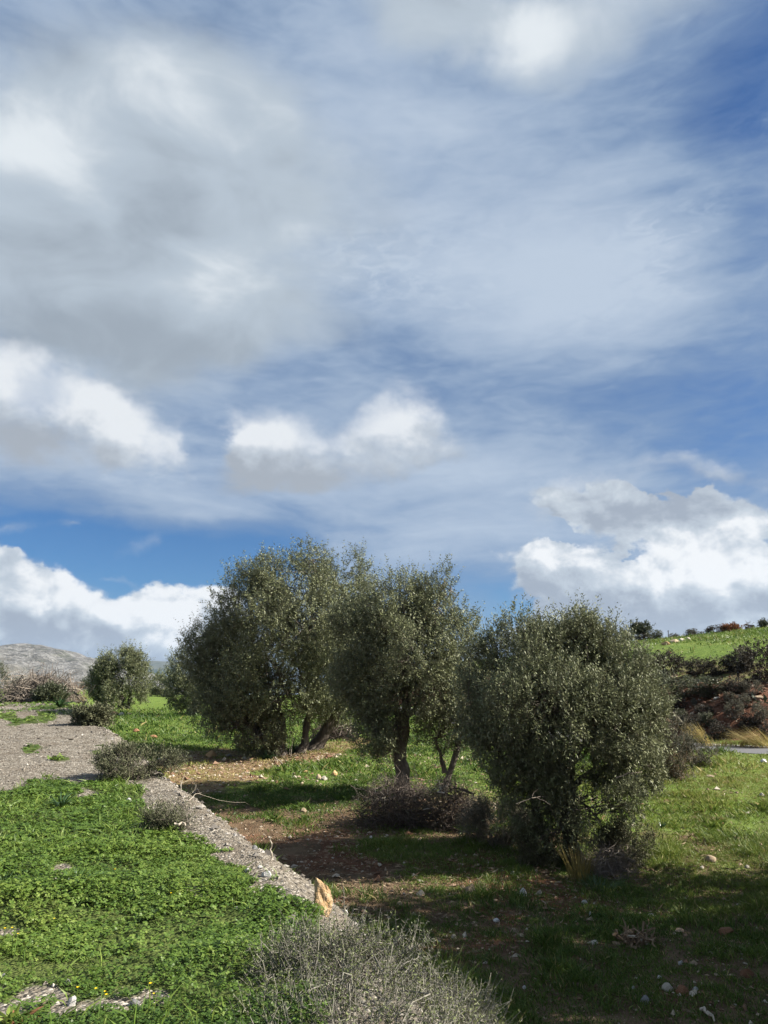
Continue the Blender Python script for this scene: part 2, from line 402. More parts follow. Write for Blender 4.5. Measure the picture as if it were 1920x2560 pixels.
class Geo:
    """gathers vertices, faces, material numbers and a tint for one mesh"""
    def __init__(self): self.v, self.p, self.mi, self.t, self.n = [], [], [], [], 0
    def add(self, verts, polys, mi=0, tint=0.5):
        verts = np.asarray(verts).reshape(-1, 3)
        self.v.append(verts); self.t.append(np.broadcast_to(tint, (len(verts),)))
        for p in (polys if isinstance(polys, list) else [polys]):
            self.p.append(np.asarray(p) + self.n); self.mi.append(np.full(len(p), mi))
        self.n += len(verts)
    def blades(self, B, D, S, L, W, bend=None, mi=0, tint=0.5, wide=.45):
        """one kite-shaped leaf each: base B, direction D, side S, length L, half width W, tip pushed by BEND"""
        n = len(B); L, W = np.broadcast_to(L, n)[:, None], np.broadcast_to(W, n)[:, None]
        tip = B + D * L
        if bend is not None: tip = tip + bend * L
        m = B + D * L * wide
        V = np.stack([B, m + S * W, tip, m - S * W], 1)
        self.add(V.reshape(-1, 3), np.arange(4 * n).reshape(n, 4), mi, np.repeat(np.broadcast_to(tint, n), 4))
    def slivers(self, B, D, S, L, W, bend=None, mi=0, tint=0.5, wide=.45):
        """as blades, but one triangle each, for leaves too far off to show their outline"""
        n = len(B); L, W = np.broadcast_to(L, n)[:, None], np.broadcast_to(W, n)[:, None]
        tip = B + D * L
        if bend is not None: tip = tip + bend * L
        V = np.stack([B - S * W * .6, B + D * L * wide + S * W * 1.4, tip], 1)
        self.add(V.reshape(-1, 3), np.arange(3 * n).reshape(n, 3), mi, np.repeat(np.broadcast_to(tint, n), 3))
    def tubes(self, P, Rr, sides=3, mi=0, tint=0.5):
        """tubes along the polylines P (n,k,3) with radii Rr (n,k)"""
        P = np.asarray(P, float)
        n, k, _ = P.shape
        Rr = np.broadcast_to(Rr, (n, k))
        T = unit(np.gradient(P, axis=1) if k > 2 else np.repeat(P[:, 1:] - P[:, :-1], 2, 1))
        ref = np.where(np.abs(T[:, :1, 2:]) > .9, np.array([1., 0, 0]), np.array([0, 0, 1.]))
        A = unit(np.cross(T, ref)); Bn = np.cross(T, A)
        an = np.arange(sides) * 2 * math.pi / sides
        V = P[:, :, None] + Rr[:, :, None, None] * (A[:, :, None] * np.cos(an)[:, None] + Bn[:, :, None] * np.sin(an)[:, None])
        idx = np.arange(n * k * sides).reshape(n, k, sides); nx = np.roll(idx, -1, 2)
        Q = np.stack([idx[:, :-1], nx[:, :-1], nx[:, 1:], idx[:, 1:]], -1).reshape(-1, 4)
        self.add(V.reshape(-1, 3), Q, mi, np.repeat(np.broadcast_to(tint, n), k * sides))
    def mesh(self, name, mats, smooth=False):
        ks = sorted({p.shape[1] for p in self.p})
        polys, mi = [], []
        for k in ks:
            polys.append(np.concatenate([p for p in self.p if p.shape[1] == k]))
            mi.append(np.concatenate([m_ for p, m_ in zip(self.p, self.mi) if p.shape[1] == k]))
        return mesh_np(name, np.concatenate(self.v), polys, mats, np.concatenate(mi), {'tint': np.concatenate(self.t)}, smooth)
def rvec(n, r=rng): return unit(r.normal(size=(n, 3)))
def perp(D, r=rng): return unit(np.cross(D, rvec(len(D), r)))

# ------------------------------------------------------------------ materials
def material(name, fn, rough=0.8, spec=0.3):
    m_ = bpy.data.materials.new(name); m_.use_nodes = True
    t = m_.node_tree; N = NT(t)
    b = t.nodes['Principled BSDF']
    b.inputs['Roughness'].default_value = rough
    b.inputs['Specular IOR Level'].default_value = spec
    fn(N, b)
    return m_
def ramp(N, f, stops):
    nd = N.n('ShaderNodeValToRGB'); N.put(nd.inputs[0], f)
    while len(nd.color_ramp.elements) < len(stops): nd.color_ramp.elements.new(0.5)
    for e, (p, c) in zip(nd.color_ramp.elements, stops): e.position, e.color = p, (*c, 1)
    return nd.outputs[0]
def obj_co(N): return N.n('ShaderNodeTexCoord').outputs['Object']
def leaf_mat(name, stops, under=None, rough=.5, spec=.35, trans=.2, var=1.5):
    """leaves: colour by each leaf's own tint, a paler underside, a little light let through"""
    def fn(N, b):
        c = ramp(N, N.attr('tint'), stops)
        c = N.mix(N.ss(N.noise(obj_co(N), var, 2), .35, .65, 0, .35), c, N.v('MULTIPLY', c, (1.25, 1.2, 1.05)))
        if under:
            c = N.mix(N.n('ShaderNodeNewGeometry').outputs['Backfacing'], c, under)
        N.put(b.inputs['Base Color'], c)
        tr = N.n('ShaderNodeBsdfTranslucent'); N.put(tr.inputs[0], c)
        mx = N.n('ShaderNodeMixShader'); mx.inputs[0].default_value = trans
        N.t.links.new(b.outputs[0], mx.inputs[1]); N.t.links.new(tr.outputs[0], mx.inputs[2])
        N.t.links.new(mx.outputs[0], N.t.nodes['Material Output'].inputs[0])
    return material(name, fn, rough, spec)
def wood_mat(name, a, c2, scale=14):
    def fn(N, b):
        co = obj_co(N)
        n = N.noise(N.v('MULTIPLY', co, (1, 1, .25)), scale, 6, .6)
        c = N.mix(N.ss(n, .3, .7), a, c2)
        c = N.mix(N.m('MULTIPLY', N.attr('tint'), .5), c, N.v('MULTIPLY', c, (1.7, 1.65, 1.6)))
        N.put(b.inputs['Base Color'], c)
        bp = N.n('ShaderNodeBump'); bp.inputs['Strength'].default_value = .7; bp.inputs['Distance'].default_value = .02
        N.put(bp.inputs['Height'], n); N.put(b.inputs['Normal'], bp.outputs[0])
    return material(name, fn, .9, .15)
def stone_mat(name, a, c2, dark, scale=9):
    def fn(N, b):
        co = obj_co(N)
        oi = N.n('ShaderNodeObjectInfo').outputs['Random']
        n = N.noise(co, scale, 7, .6)
        n2 = N.noise(co, scale * 5, 4, .6)
        c = N.mix(N.ss(n, .35, .65), a, c2)
        c = N.mix(N.ss(n2, .55, .72, 0, .7), c, dark)
        c = N.v('SCALE', c, scale=N.ss(oi, 0, 1, .75, 1.2, 'LINEAR'))
        N.put(b.inputs['Base Color'], c)
        bp = N.n('ShaderNodeBump'); bp.inputs['Strength'].default_value = .8; bp.inputs['Distance'].default_value = .03
        N.put(bp.inputs['Height'], N.m('ADD', n, N.m('MULTIPLY', n2, .4))); N.put(b.inputs['Normal'], bp.outputs[0])
    return material(name, fn, .9, .2)
M = {}
M['olive'] = leaf_mat('olive leaf', [(0, (.056, .068, .028)), (.5, (.112, .128, .058)), (1, (.205, .216, .112))], (.17, .182, .12), .58, .28, .12)
M['olive_dark'] = leaf_mat('dark leaf', [(0, (.030, .038, .018)), (.5, (.050, .060, .026)), (1, (.085, .092, .042))], (.085, .095, .060), .5, .35, .12)
M['scrub_leaf'] = leaf_mat('scrub leaf', [(0, (.050, .056, .028)), (.5, (.088, .092, .048)), (1, (.150, .145, .080))], None, .7, .2, .15)
M['heath_leaf'] = leaf_mat('heath leaf', [(0, (.038, .034, .027)), (.5, (.066, .060, .048)), (1, (.115, .102, .080))], None, .8, .15, .1)
M['sage_leaf'] = leaf_mat('sage leaf', [(0, (.062, .068, .038)), (.5, (.105, .112, .066)), (1, (.170, .172, .110))], None, .75, .15, .15)
M['scrub_grey'] = leaf_mat('grey scrub leaf', [(0, (.070, .068, .050)), (.5, (.110, .105, .078)), (1, (.170, .158, .120))], None, .8, .15, .15)
M['rust_leaf'] = leaf_mat('rusty dead leaf', [(0, (.10, .042, .022)), (.5, (.17, .075, .038)), (1, (.25, .13, .07))], None, .8, .15, .2)
M['thorn_leaf'] = leaf_mat('thorn bush leaf', [(0, (.060, .080, .026)), (.5, (.108, .134, .048)), (1, (.185, .208, .090))], None, .55, .3, .2)
M['grass'] = leaf_mat('grass blade', [(0, (.034, .070, .014)), (.35, (.074, .126, .021)), (.65, (.158, .198, .040)), (.85, (.230, .212, .074)), (1, (.36, .30, .14))], None, .5, .3, .3, .6)
M['cover'] = leaf_mat('clover leaf', [(0, (.038, .078, .013)), (.5, (.086, .148, .024)), (1, (.165, .220, .046))], None, .5, .3, .30, 2.0)
M['straw'] = leaf_mat('straw blade', [(0, (.14, .12, .035)), (.5, (.26, .21, .075)), (1, (.40, .33, .15))], None, .6, .25, .3)
M['squill'] = leaf_mat('broad blue-green leaf', [(0, (.028, .060, .022)), (.5, (.045, .090, .035)), (1, (.080, .130, .055))], None, .38, .5, .2)
M['petal'] = leaf_mat('yellow petal', [(0, (.75, .52, .01)), (1, (.85, .65, .03))], None, .5, .3, .3)
M['bark'] = wood_mat('olive bark', (.060, .050, .042), (.135, .118, .100))
M['twig'] = wood_mat('twig', (.085, .072, .058), (.150, .130, .108), 30)
M['dead'] = wood_mat('dead grey wood', (.105, .088, .074), (.19, .165, .14), 30)
M['dead_pale'] = wood_mat('bleached wood', (.26, .225, .18), (.38, .34, .28), 30)
M['dead_dark'] = wood_mat('dark dead wood', (.050, .040, .034), (.095, .078, .066), 30)
M['thorn'] = wood_mat('thorny grey twig', (.110, .104, .086), (.190, .184, .156), 40)
M['brown_twig'] = wood_mat('brown dry twig', (.12, .085, .055), (.20, .15, .10), 30)
M['rock_orange'] = stone_mat('orange limestone', (.40, .24, .11), (.48, .34, .19), (.20, .13, .08))
M['rock_pale'] = stone_mat('pale limestone', (.42, .38, .31), (.50, .46, .39), (.24, .20, .16))
M['rock_tan'] = stone_mat('tan limestone', (.34, .25, .16), (.44, .36, .26), (.18, .12, .08))
M['rock_red'] = stone_mat('reddish clod', (.20, .10, .055), (.28, .15, .085), (.11, .055, .035))
M['rock_white'] = stone_mat('white stone', (.55, .54, .52), (.66, .65, .63), (.30, .29, .28))
M['rock_grey'] = stone_mat('grey stone', (.22, .22, .22), (.33, .33, .33), (.12, .12, .12))
M['rust_metal'] = material('weathered post', lambda N, b: N.put(b.inputs['Base Color'], (.10, .09, .08)), .8, .2)

def ground_material():
    def fn(N, b):
        co = obj_co(N)
        big, mid, fine = N.noise(co, .35, 5, .55), N.noise(co, 2.2, 6, .6), N.noise(co, 16, 6, .65)
        grit = N.n('ShaderNodeTexVoronoi'); N.put(grit.inputs['Vector'], co); grit.inputs['Scale'].default_value = 38
        peb = N.n('ShaderNodeTexVoronoi'); N.put(peb.inputs['Vector'], co); peb.inputs['Scale'].default_value = 16
        gsep = N.n('ShaderNodeSeparateColor'); N.put(gsep.inputs[0], grit.outputs['Color'])
        psep = N.n('ShaderNodeSeparateColor'); N.put(psep.inputs[0], peb.outputs['Color'])
        soil = N.mix(N.ss(mid, .35, .65), (.085, .056, .033), (.150, .105, .064))
        soil = N.mix(N.ss(fine, .55, .75, 0, .7), soil, (.26, .19, .125))
        redc = N.mix(N.ss(mid, .3, .7), (.085, .040, .022), (.150, .078, .045))
        redc = N.mix(N.ss(fine, .58, .76, 0, .7), redc, (.22, .135, .085))
        redc = N.mix(N.ss(psep.outputs[0], .86, .9, 0, N.ss(mid, .4, .6)), redc, (.33, .24, .16))
        cutc = N.mix(N.ss(mid, .3, .7), (.070, .030, .018), (.145, .068, .040))
        cutc = N.mix(N.ss(fine, .56, .72, 0, .7), cutc, (.29, .19, .12))
        green = N.mix(N.ss(mid, .3, .7), (.070, .120, .018), (.135, .195, .036))
        green = N.mix(N.ss(big, .45, .7, 0, .6), green, (.150, .180, .042))
        green = N.mix(N.ss(fine, .55, .75, 0, .6), green, (.045, .075, .016))
        grav = N.mix(gsep.outputs[0], (.108, .094, .074), (.225, .200, .162))
        grav = N.mix(N.ss(gsep.outputs[1], .8, .86), grav, (.40, .37, .32))
        grav = N.mix(N.ss(psep.outputs[1], .78, .84, 0, .6), grav, (.06, .055, .05))
        grav = N.mix(N.ss(mid, .48, .68, 0, .65), grav, (.125, .102, .078))
        grav = N.mix(N.ss(big, .42, .66, 0, .5), grav, (.115, .092, .068))
        grav = N.mix(N.ss(fine, .56, .72, 0, .6), grav, (.30, .28, .25))
        dry = N.mix(N.ss(mid, .3, .7), (.155, .095, .050), (.25, .18, .10))
        dry = N.mix(N.ss(fine, .5, .7, 0, .6), dry, (.11, .12, .035))
        under = N.mix(N.ss(mid, .3, .7), (.045, .066, .016), (.085, .11, .03))
        c = soil
        f = N.m('ADD', N.attr('green'), N.m('MULTIPLY', N.m('SUBTRACT', mid, .5), .9))
        c = N.mix(N.ss(f, .3, .7), c, green)
        c = N.mix(N.ss(N.m('ADD', N.attr('dry'), N.m('MULTIPLY', N.m('SUBTRACT', mid, .5), .8)), .45, 1.0), c, dry)
        c = N.mix(N.ss(N.m('ADD', N.attr('red'), N.m('MULTIPLY', N.m('SUBTRACT', mid, .5), .9)), .25, .65), c, redc)
        c = N.mix(N.ss(N.m('ADD', N.attr('cut'), N.m('MULTIPLY', N.m('SUBTRACT', mid, .5), .7)), .35, .6), c, cutc)
        c = N.mix(N.ss(N.m('ADD', N.attr('gravel'), N.m('MULTIPLY', N.m('SUBTRACT', mid, .5), .5)), .35, .65), c, grav)
        c = N.mix(N.ss(N.m('ADD', N.attr('cover'), N.m('MULTIPLY', N.m('SUBTRACT', fine, .5), .8)), .35, .65), c, under)
        N.put(b.inputs['Base Color'], c)
        hgt = N.m('ADD', N.m('MULTIPLY', fine, 1.0), N.m('MULTIPLY', grit.outputs['Distance'], -.7))
        bp = N.n('ShaderNodeBump'); bp.inputs['Strength'].default_value = 1.0; bp.inputs['Distance'].default_value = .035
        N.put(bp.inputs['Height'], hgt); N.put(b.inputs['Normal'], bp.outputs[0])
    return material('ground', fn, .95, .12)
M['ground'] = ground_material()
def road_material():
    def fn(N, b):
        n = N.noise(obj_co(N), 60, 3, .7)
        N.put(b.inputs['Base Color'], N.mix(n, (.07, .07, .073), (.135, .135, .14)))
    return material('asphalt', fn, .8, .3)
M['road'] = road_material()
M['line'] = material('road paint', lambda N, b: N.put(b.inputs['Base Color'], N.mix(N.ss(N.noise(obj_co(N), 9, 4), .3, .6), (.45, .45, .44), (.78, .78, .76))), .7, .3)
def mountain_material():
    def fn(N, b):
        co = obj_co(N)
        n = N.noise(co, .012, 8, .62, .6); n2 = N.noise(N.v('MULTIPLY', co, (1, 1, 1.3)), .035, 8, .68, .8); n3 = N.noise(co, .004, 5, .55)
        c = N.mix(N.ss(n2, .38, .62), (.078, .076, .070), (.205, .202, .195))
        c = N.mix(N.ss(n, .52, .66, 0, .75), c, (.065, .070, .048))
        c = N.mix(N.ss(n3, .5, .65, 0, .4), c, (.19, .175, .14))
        N.put(b.inputs['Base Color'], c)
        bp = N.n('ShaderNodeBump'); bp.inputs['Strength'].default_value = 1; bp.inputs['Distance'].default_value = 18
        N.put(bp.inputs['Height'], N.m('ADD', n, n2)); N.put(b.inputs['Normal'], bp.outputs[0])
    return material('mountain limestone', fn, .95, .1)
M['mountain'] = mountain_material()
M['far_range'] = material('wooded far slope', lambda N, b: N.put(b.inputs['Base Color'], N.mix(N.ss(N.noise(obj_co(N), .006, 5), .35, .65), (.030, .040, .030), (.07, .075, .06))), 1, 0)

# ------------------------------------------------------------------ the land: one sheet, cut into field, embankment and hillside
def build_land():
    front = np.radians(np.arange(-38, 38.01, .33)); rest = np.radians(np.arange(42, 318.1, 4))
    th = np.concatenate([front, rest])
    r = np.concatenate([[.05], np.geomspace(.6, 4200, 250)])
    T, Rr = np.meshgrid(th, r, indexing='ij')
    X, Y = (Rr * np.sin(T)).ravel(), (Rr * np.cos(T)).ravel()
    mk = masks(X, Y)
    Z = height(X, Y)
    n, m_ = len(th), len(r)
    idx = np.arange(n * m_).reshape(n, m_); nx = np.roll(idx, -1, 0)
    F = np.stack([idx[:, :-1], nx[:, :-1], nx[:, 1:], idx[:, 1:]], -1).reshape(-1, 4)[:, ::-1]
    fc = F[:, 0]
    gr = np.clip(1.5 * (fbm(X, Y, 2.0, 4, 81) - .5) + .38, 0, 1)
    gr = np.maximum(gr, sstep(14, 22, Y)) * (1 - .75 * mk['red']) * (1 - .6 * mk['dry'])
    gr = np.where((X > 3.2) & (Y > 10), np.maximum(gr, .8 * (1 - mk['red'])), gr)
    gr = gr * (.35 + .65 * sstep(9, 19, Y))
    scrub = sstep(6, 9, mk['rd']) * sstep(18, 13, mk['rd'])
    gr = gr * (1 - mk['bank']) * (1 - scrub * .55)
    at = dict(green=gr, dry=np.maximum(mk['dry'], mk['bank'] * sstep(34, 38, Y) * sstep(46, 42, Y) * .9), red=mk['red'], cut=mk['cut'], gravel=mk['bank'] * (1 - sstep(33, 37, Y)), cover=mk['cover'] * mk['bank'])
    at['green'] = np.maximum(at['green'], soft(X, Y, LUSH, .2, .5) * .4 * (1 - sstep(-1.1, -.8, mk['e'])))
    part = np.where(mk['rd'] > 2.1, 2, np.where((mk['e'] > -1.75) & (Y < 60), 1, 0))[fc]
    V = np.stack([X, Y, Z], 1)
    for k, nm in enumerate(('field', 'embankment', 'hillside')):
        f = F[part == k]
        u, inv = np.unique(f, return_inverse=True)
        link(nm, mesh_np(nm, V[u], [inv.reshape(-1, 4)], [M['ground']], None, {a: v[u] for a, v in at.items()}, True), kind='structure')
build_land()

def build_road():
    # dense samples along the middle line
    s = np.concatenate([[0], np.cumsum(np.hypot(*np.diff(ROAD, axis=0).T))])
    q = np.arange(0, s[-1], .5)
    C = np.stack([np.interp(q, s, ROAD[:, 0]), np.interp(q, s, ROAD[:, 1])], 1)
    for _ in range(6): C[1:-1] = (C[:-2] + C[1:-1] * 2 + C[2:]) / 4
    Tn = unit(np.gradient(C, axis=0)); Nn = np.stack([Tn[:, 1], -Tn[:, 0]], 1)          # uphill side
    def strip(a, b, up, nm, mat, parent=None):
        offs = np.linspace(a, b, 5)
        P = C[:, None] + Nn[:, None] * offs[None, :, None]
        z = height(P[..., 0], P[..., 1]).max(1, keepdims=True) * 0 + ROAD_Z + .012 + up + 0 * P[..., 0]
        V = np.concatenate([P, z[..., None]], -1).reshape(-1, 3)
        i = np.arange(len(V)).reshape(len(C), 5)
        f = np.stack([i[:-1, :-1], i[:-1, 1:], i[1:, 1:], i[1:, :-1]], -1).reshape(-1, 4)
        return link(nm, mesh_np(nm, V, [f], [mat]), parent, kind='structure' if parent is None else None)
    rd = strip(-1.75, 1.75, 0, 'road', M['road'])
    strip(1.36, 1.52, .004, 'edge_line', M['line'], rd)
build_road()

def build_mountain(name, dist, prof, depth, mat, rough, seed):
    px = np.array([p[0] for p in prof], float)
    xs, tops = [], []
    for a, b in prof:
        d = ray(a, b); k = dist / d[1]; xs.append(d[0] * k); tops.append(d[2] * k)
    U = np.linspace(xs[0], xs[-1], 220); W = np.linspace(-1, 1, 60)
    UU, WW = np.meshgrid(U, W, indexing='ij')
    top = np.interp(U, xs, tops)[:, None]
    shape = np.where(WW < 0, 1 - np.abs(WW) ** 1.35, 1 - np.abs(WW) ** 1.6)
    g = fbm(UU, WW * depth, dist * .05, 5, seed) - .5; g2 = fbm(UU, WW * depth * .5, dist * .018, 4, seed + 3) - .5
    Zz = -40 + (top + 40) * np.clip(shape, 0, 1) + rough * (g * 1.5 + g2) * np.clip(np.abs(WW) * 3, .12, 1) * (1 - np.abs(WW) ** 4)
    V = np.stack([UU, dist + WW * depth + rough * g * 2, Zz], -1).reshape(-1, 3)
    i = np.arange(len(V)).reshape(220, 60)
    f = np.stack([i[:-1, :-1], i[1:, :-1], i[1:, 1:], i[:-1, 1:]], -1).reshape(-1, 4)
    link(name, mesh_np(name, V, [f], [mat], smooth=True), kind='structure')
build_mountain('mountain', 2600, [(-900, 1700), (-500, 1655), (-250, 1640), (-90, 1634), (0, 1621), (40, 1610), (62, 1608), (85, 1613), (168, 1626), (199, 1641), (228, 1643), (262, 1650), (300, 1672), (345, 1700), (420, 1722)], 800, M['mountain'], 34, 5)
build_mountain('far_range', 7000, [(150, 1720), (250, 1668), (330, 1655), (385, 1651), (430, 1654), (520, 1664), (640, 1690), (800, 1715)], 900, M['far_range'], 40, 15)

def build_haze():
    x0, x1, y0, y1, z0, z1 = -9500, 9500, -5200, 9500, -90, 420
    V = np.array([(x, y, z) for x in (x0, x1) for y in (y0, y1) for z in (z0, z1)], float)
    F = np.array([(0, 1, 3, 2), (4, 6, 7, 5), (0, 4, 5, 1), (2, 3, 7, 6), (0, 2, 6, 4), (1, 5, 7, 3)])
    m_ = bpy.data.materials.new('haze'); m_.use_nodes = True
    t = m_.node_tree; t.nodes.clear()
    v = t.nodes.new('ShaderNodeVolumePrincipled'); o = t.nodes.new('ShaderNodeOutputMaterial')
    v.inputs['Color'].default_value = (.55, .74, 1, 1); v.inputs['Density'].default_value = 3.2e-5; v.inputs['Anisotropy'].default_value = .2
    t.links.new(v.outputs[0], o.inputs['Volume'])
    link('haze', mesh_np('haze', V, [F], [m_]), kind='stuff')
build_haze()

# ------------------------------------------------------------------ stuff: clover cover, grass, gravel
def in_view(x, y, margin=.07):
    return np.abs(x) < y * (.53 + margin) + .5
def scatter(n, x0, x1, y0, y1, r=rng):
    x, y = r.uniform(x0, x1, n), r.uniform(y0, y1, n)
    k = in_view(x, y)
    return x[k], y[k]
def build_cover():
    r = np.random.default_rng(21)
    g = Geo()
    for y0, y1, n, rad in ((2.2, 5.0, 40000, .0092), (5.0, 8.0, 52000, .0120), (8.0, 14.5, 48000, .0190), (14.5, 36.0, 15000, .046)):
        x, y = scatter(n * 2, -6.5 if y0 < 14 else -22, 1.0, y0, y1, r)
        mk = look(x, y)
        k = r.random(len(x)) < sstep(.25, .6, mk['cover']) * (.2 + .8 * sstep(.34, .5, fbm(x, y, .35, 3, 91))) * (.45 + .55 * sstep(.3, .45, fbm(x, y, 1.1, 3, 93))) * sstep(-.55, -.1, mk['e']) 
        x, y = x[k], y[k]
        n = len(x)
        hump = fbm(x, y, .5, 3, 95); tall = .02 + .085 * sstep(.3, .75, hump) * (.6 + .8 * sstep(.4, .6, fbm(x, y, 2.2, 2, 97)))
        hh = tall * r.uniform(.45, 1.05, n)
        c = np.stack([x, y, look(x, y, ('z',))['z'] + hh], 1)
        up = unit(np.stack([r.normal(0, .38, n), r.normal(0, .38, n), np.ones(n)], 1))
        a0 = r.uniform(0, 6.28, n)
        s = rad * r.uniform(.7, 1.35, n)
        tint = np.clip(.5 + .55 * (fbm(x, y, 1.3, 3, 99) - .5) * 2 + r.normal(0, .17, n) + .15 * (hh / .12 - .5), 0, 1)
        e1 = unit(np.cross(up, np.array([.3, 1, .1]))); e2 = np.cross(up, e1)
        for q in range(3):
            a = a0 + q * 2.094
            D = e1 * np.cos(a)[:, None] + e2 * np.sin(a)[:, None]
            S = np.cross(up, D)
            D = unit(D + up * r.normal(.0, .22, n)[:, None])
            s_ = s[:, None]
            V = np.stack([c, c + D * s_ * .62 + S * s_ * .62 - up * s_ * .10, c + D * s_ * 1.28 + S * s_ * .42 - up * s_ * .2,
                          c + D * s_ * 1.28 - S * s_ * .42 - up * s_ * .2, c + D * s_ * .62 - S * s_ * .62 - up * s_ * .10], 1)
            if y0 > 7: V = V[:, [0, 1, 2, 4]]
            k_ = V.shape[1]
            g.add(V.reshape(-1, 3), np.arange(k_ * n).reshape(n, k_), 0, np.repeat(np.clip(tint + r.normal(0, .06, n), 0, 1), k_))
    # narrow grass leaves among the clover
    x, y = scatter(16000, -6, 1, 2.2, 13, r)
    mk = look(x, y)
    k = r.random(len(x)) < mk['cover'] * sstep(.45, .6, fbm(x, y, .9, 3, 103)) * sstep(-.3, .1, mk['e']); x, y = x[k], y[k]; n = len(x)
    B = np.stack([x, y, look(x, y, ('z',))['z']], 1); D = unit(np.stack([r.normal(0, .5, n), r.normal(0, .5, n), np.ones(n)], 1))
    g.blades(B, D, perp(D, r), r.uniform(.07, .2, n), r.uniform(.0018, .0035, n) * (1 + y / 8), np.stack([D[:, 0], D[:, 1], -.3 + 0 * x], 1) * .5, 0, r.uniform(.3, 1, n))
    link('clover_cover', g.mesh('clover_cover', [M['cover']]), kind='stuff')
def build_grass():
    r = np.random.default_rng(31)
    g = Geo()
    zones = ((-1, 7, 5.5, 9.5, 84000, .085, .0040, 1.), (-2.5, 9, 9.5, 14, 105000, .085, .0042, 1.), (-6, 13, 14, 21, 105000, .075, .0052, 1.), (-14, 17, 21, 34, 80000, .10, .0095, 1.),
             (-30, 8, 34, 70, 45000, .15, .02, 1.), (8, 46, 40, 92, 50000, .16, .024, 1.))
    for x0, x1, y0, y1, n, hgt, w, dens in zones:
        x, y = scatter(int(n * 2.6), x0, x1, y0, y1, r)
        mk = look(x, y)
        e, rd = mk['e'], mk['rd']
        patch = fbm(x, y, 1.5, 4, 111); clump = fbm(x, y, .22, 2, 113)
        d = sstep(.36, .62, patch + .3 * (clump - .5)) * np.where((y < 13) & (x < 5.4), 1.0, 1)
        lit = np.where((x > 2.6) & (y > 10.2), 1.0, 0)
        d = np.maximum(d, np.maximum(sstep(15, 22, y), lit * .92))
        d = d * (1 - .62 * mk['red']) * (1 - .18 * mk['dry']) * (.45 + .55 * sstep(.35, .55, clump))
        d = np.maximum(d, mk['lush'])
        d = d * (e < -1.05) * (np.abs(rd) > 2.0)
        d = np.where(rd > 0, d * sstep(17, 26, rd + 6 * (fbm(x, y, 5, 2, 117) - .5)) + (rd > 0) * (rd > 9) * (rd < 17) * .25 * sstep(.5, .6, patch), d)
        k = r.random(len(x)) < d * .75
        x, y, mk2, e, rd = x[k], y[k], {a: v[k] for a, v in mk.items()}, e[k], rd[k]
        n = len(x)
        D = unit(np.stack([r.normal(-.05, .33, n), r.normal(0, .33, n), np.ones(n)], 1))
        lush = fbm(x, y, 3.5, 3, 119)
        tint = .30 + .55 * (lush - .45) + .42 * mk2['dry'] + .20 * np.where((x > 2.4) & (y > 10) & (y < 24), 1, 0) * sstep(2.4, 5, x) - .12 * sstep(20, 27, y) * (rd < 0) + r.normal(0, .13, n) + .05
        tint = np.where(r.random(n) < .05 + .10 * mk2['dry'], r.uniform(.8, 1, n), tint)
        L = hgt * (1 + .7 * mk2['lush']) * (.75 + .9 * sstep(.52, .72, fbm(x, y, .45, 3, 125))) * r.uniform(.55, 1.5, n) * (.6 + .9 * sstep(.35, .65, fbm(x, y, .9, 2, 121))) * (1 - .45 * mk2['dry'])
        B = np.stack([x, y, look(x, y, ('z',))['z'] - .005], 1)
        bend = np.stack([D[:, 0], D[:, 1], np.full(n, -.25)], 1) * r.uniform(.2, .9, n)[:, None]
        (g.slivers if y0 > 13 else g.blades)(B, D, perp(D, r), L, w * r.uniform(.6, 1.4, n), bend, 0, np.clip(tint, 0, 1))
    link('field_grass', g.mesh('field_grass', [M['grass']]), kind='stuff')
OCT_V = np.array([[1, 0, 0], [0, 1, 0], [-1, 0, 0], [0, -1, 0], [0, 0, 1], [0, 0, -1]], float)
OCT_F = np.array([[0, 1, 4], [1, 2, 4], [2, 3, 4], [3, 0, 4], [1, 0, 5], [2, 1, 5], [3, 2, 5], [0, 3, 5]])
def grit_mesh(nm, x, y, size, mat, r, sink=.1):
    n = len(x)
    g = Geo()
    P = OCT_V[None] * r.uniform(.55, 1.2, (n, 6, 3)) + r.normal(0, .18, (n, 6, 3))
    sc = np.stack([r.uniform(.8, 1.3, n), r.uniform(.6, 1, n), r.uniform(.35, .75, n)], 1)
    a = r.uniform(0, 6.28, n); ca, sa = np.cos(a)[:, None], np.sin(a)[:, None]
    P = P * sc[:, None] * size[:, None, None] * .5
    P = np.stack([P[..., 0] * ca - P[..., 1] * sa, P[..., 0] * sa + P[..., 1] * ca, P[..., 2]], -1)
    P = P + np.stack([x, y, look(x, y, ('z',))['z'] + size * sink], 1)[:, None]
    F = (OCT_F[None] + 6 * np.arange(n)[:, None, None]).reshape(-1, 3)
    g.add(P.reshape(-1, 3), F, 0, np.repeat(r.random(n), 6))
    return link(nm, g.mesh(nm, [mat]), kind='stuff')
def tint_stone(name, stops):
    return material(name, lambda N, b: N.put(b.inputs['Base Color'], N.mix(N.ss(N.noise(obj_co(N), 60, 3), .4, .65, 0, .5), ramp(N, N.attr('tint'), stops), (.13, .11, .095))), .92, .15)
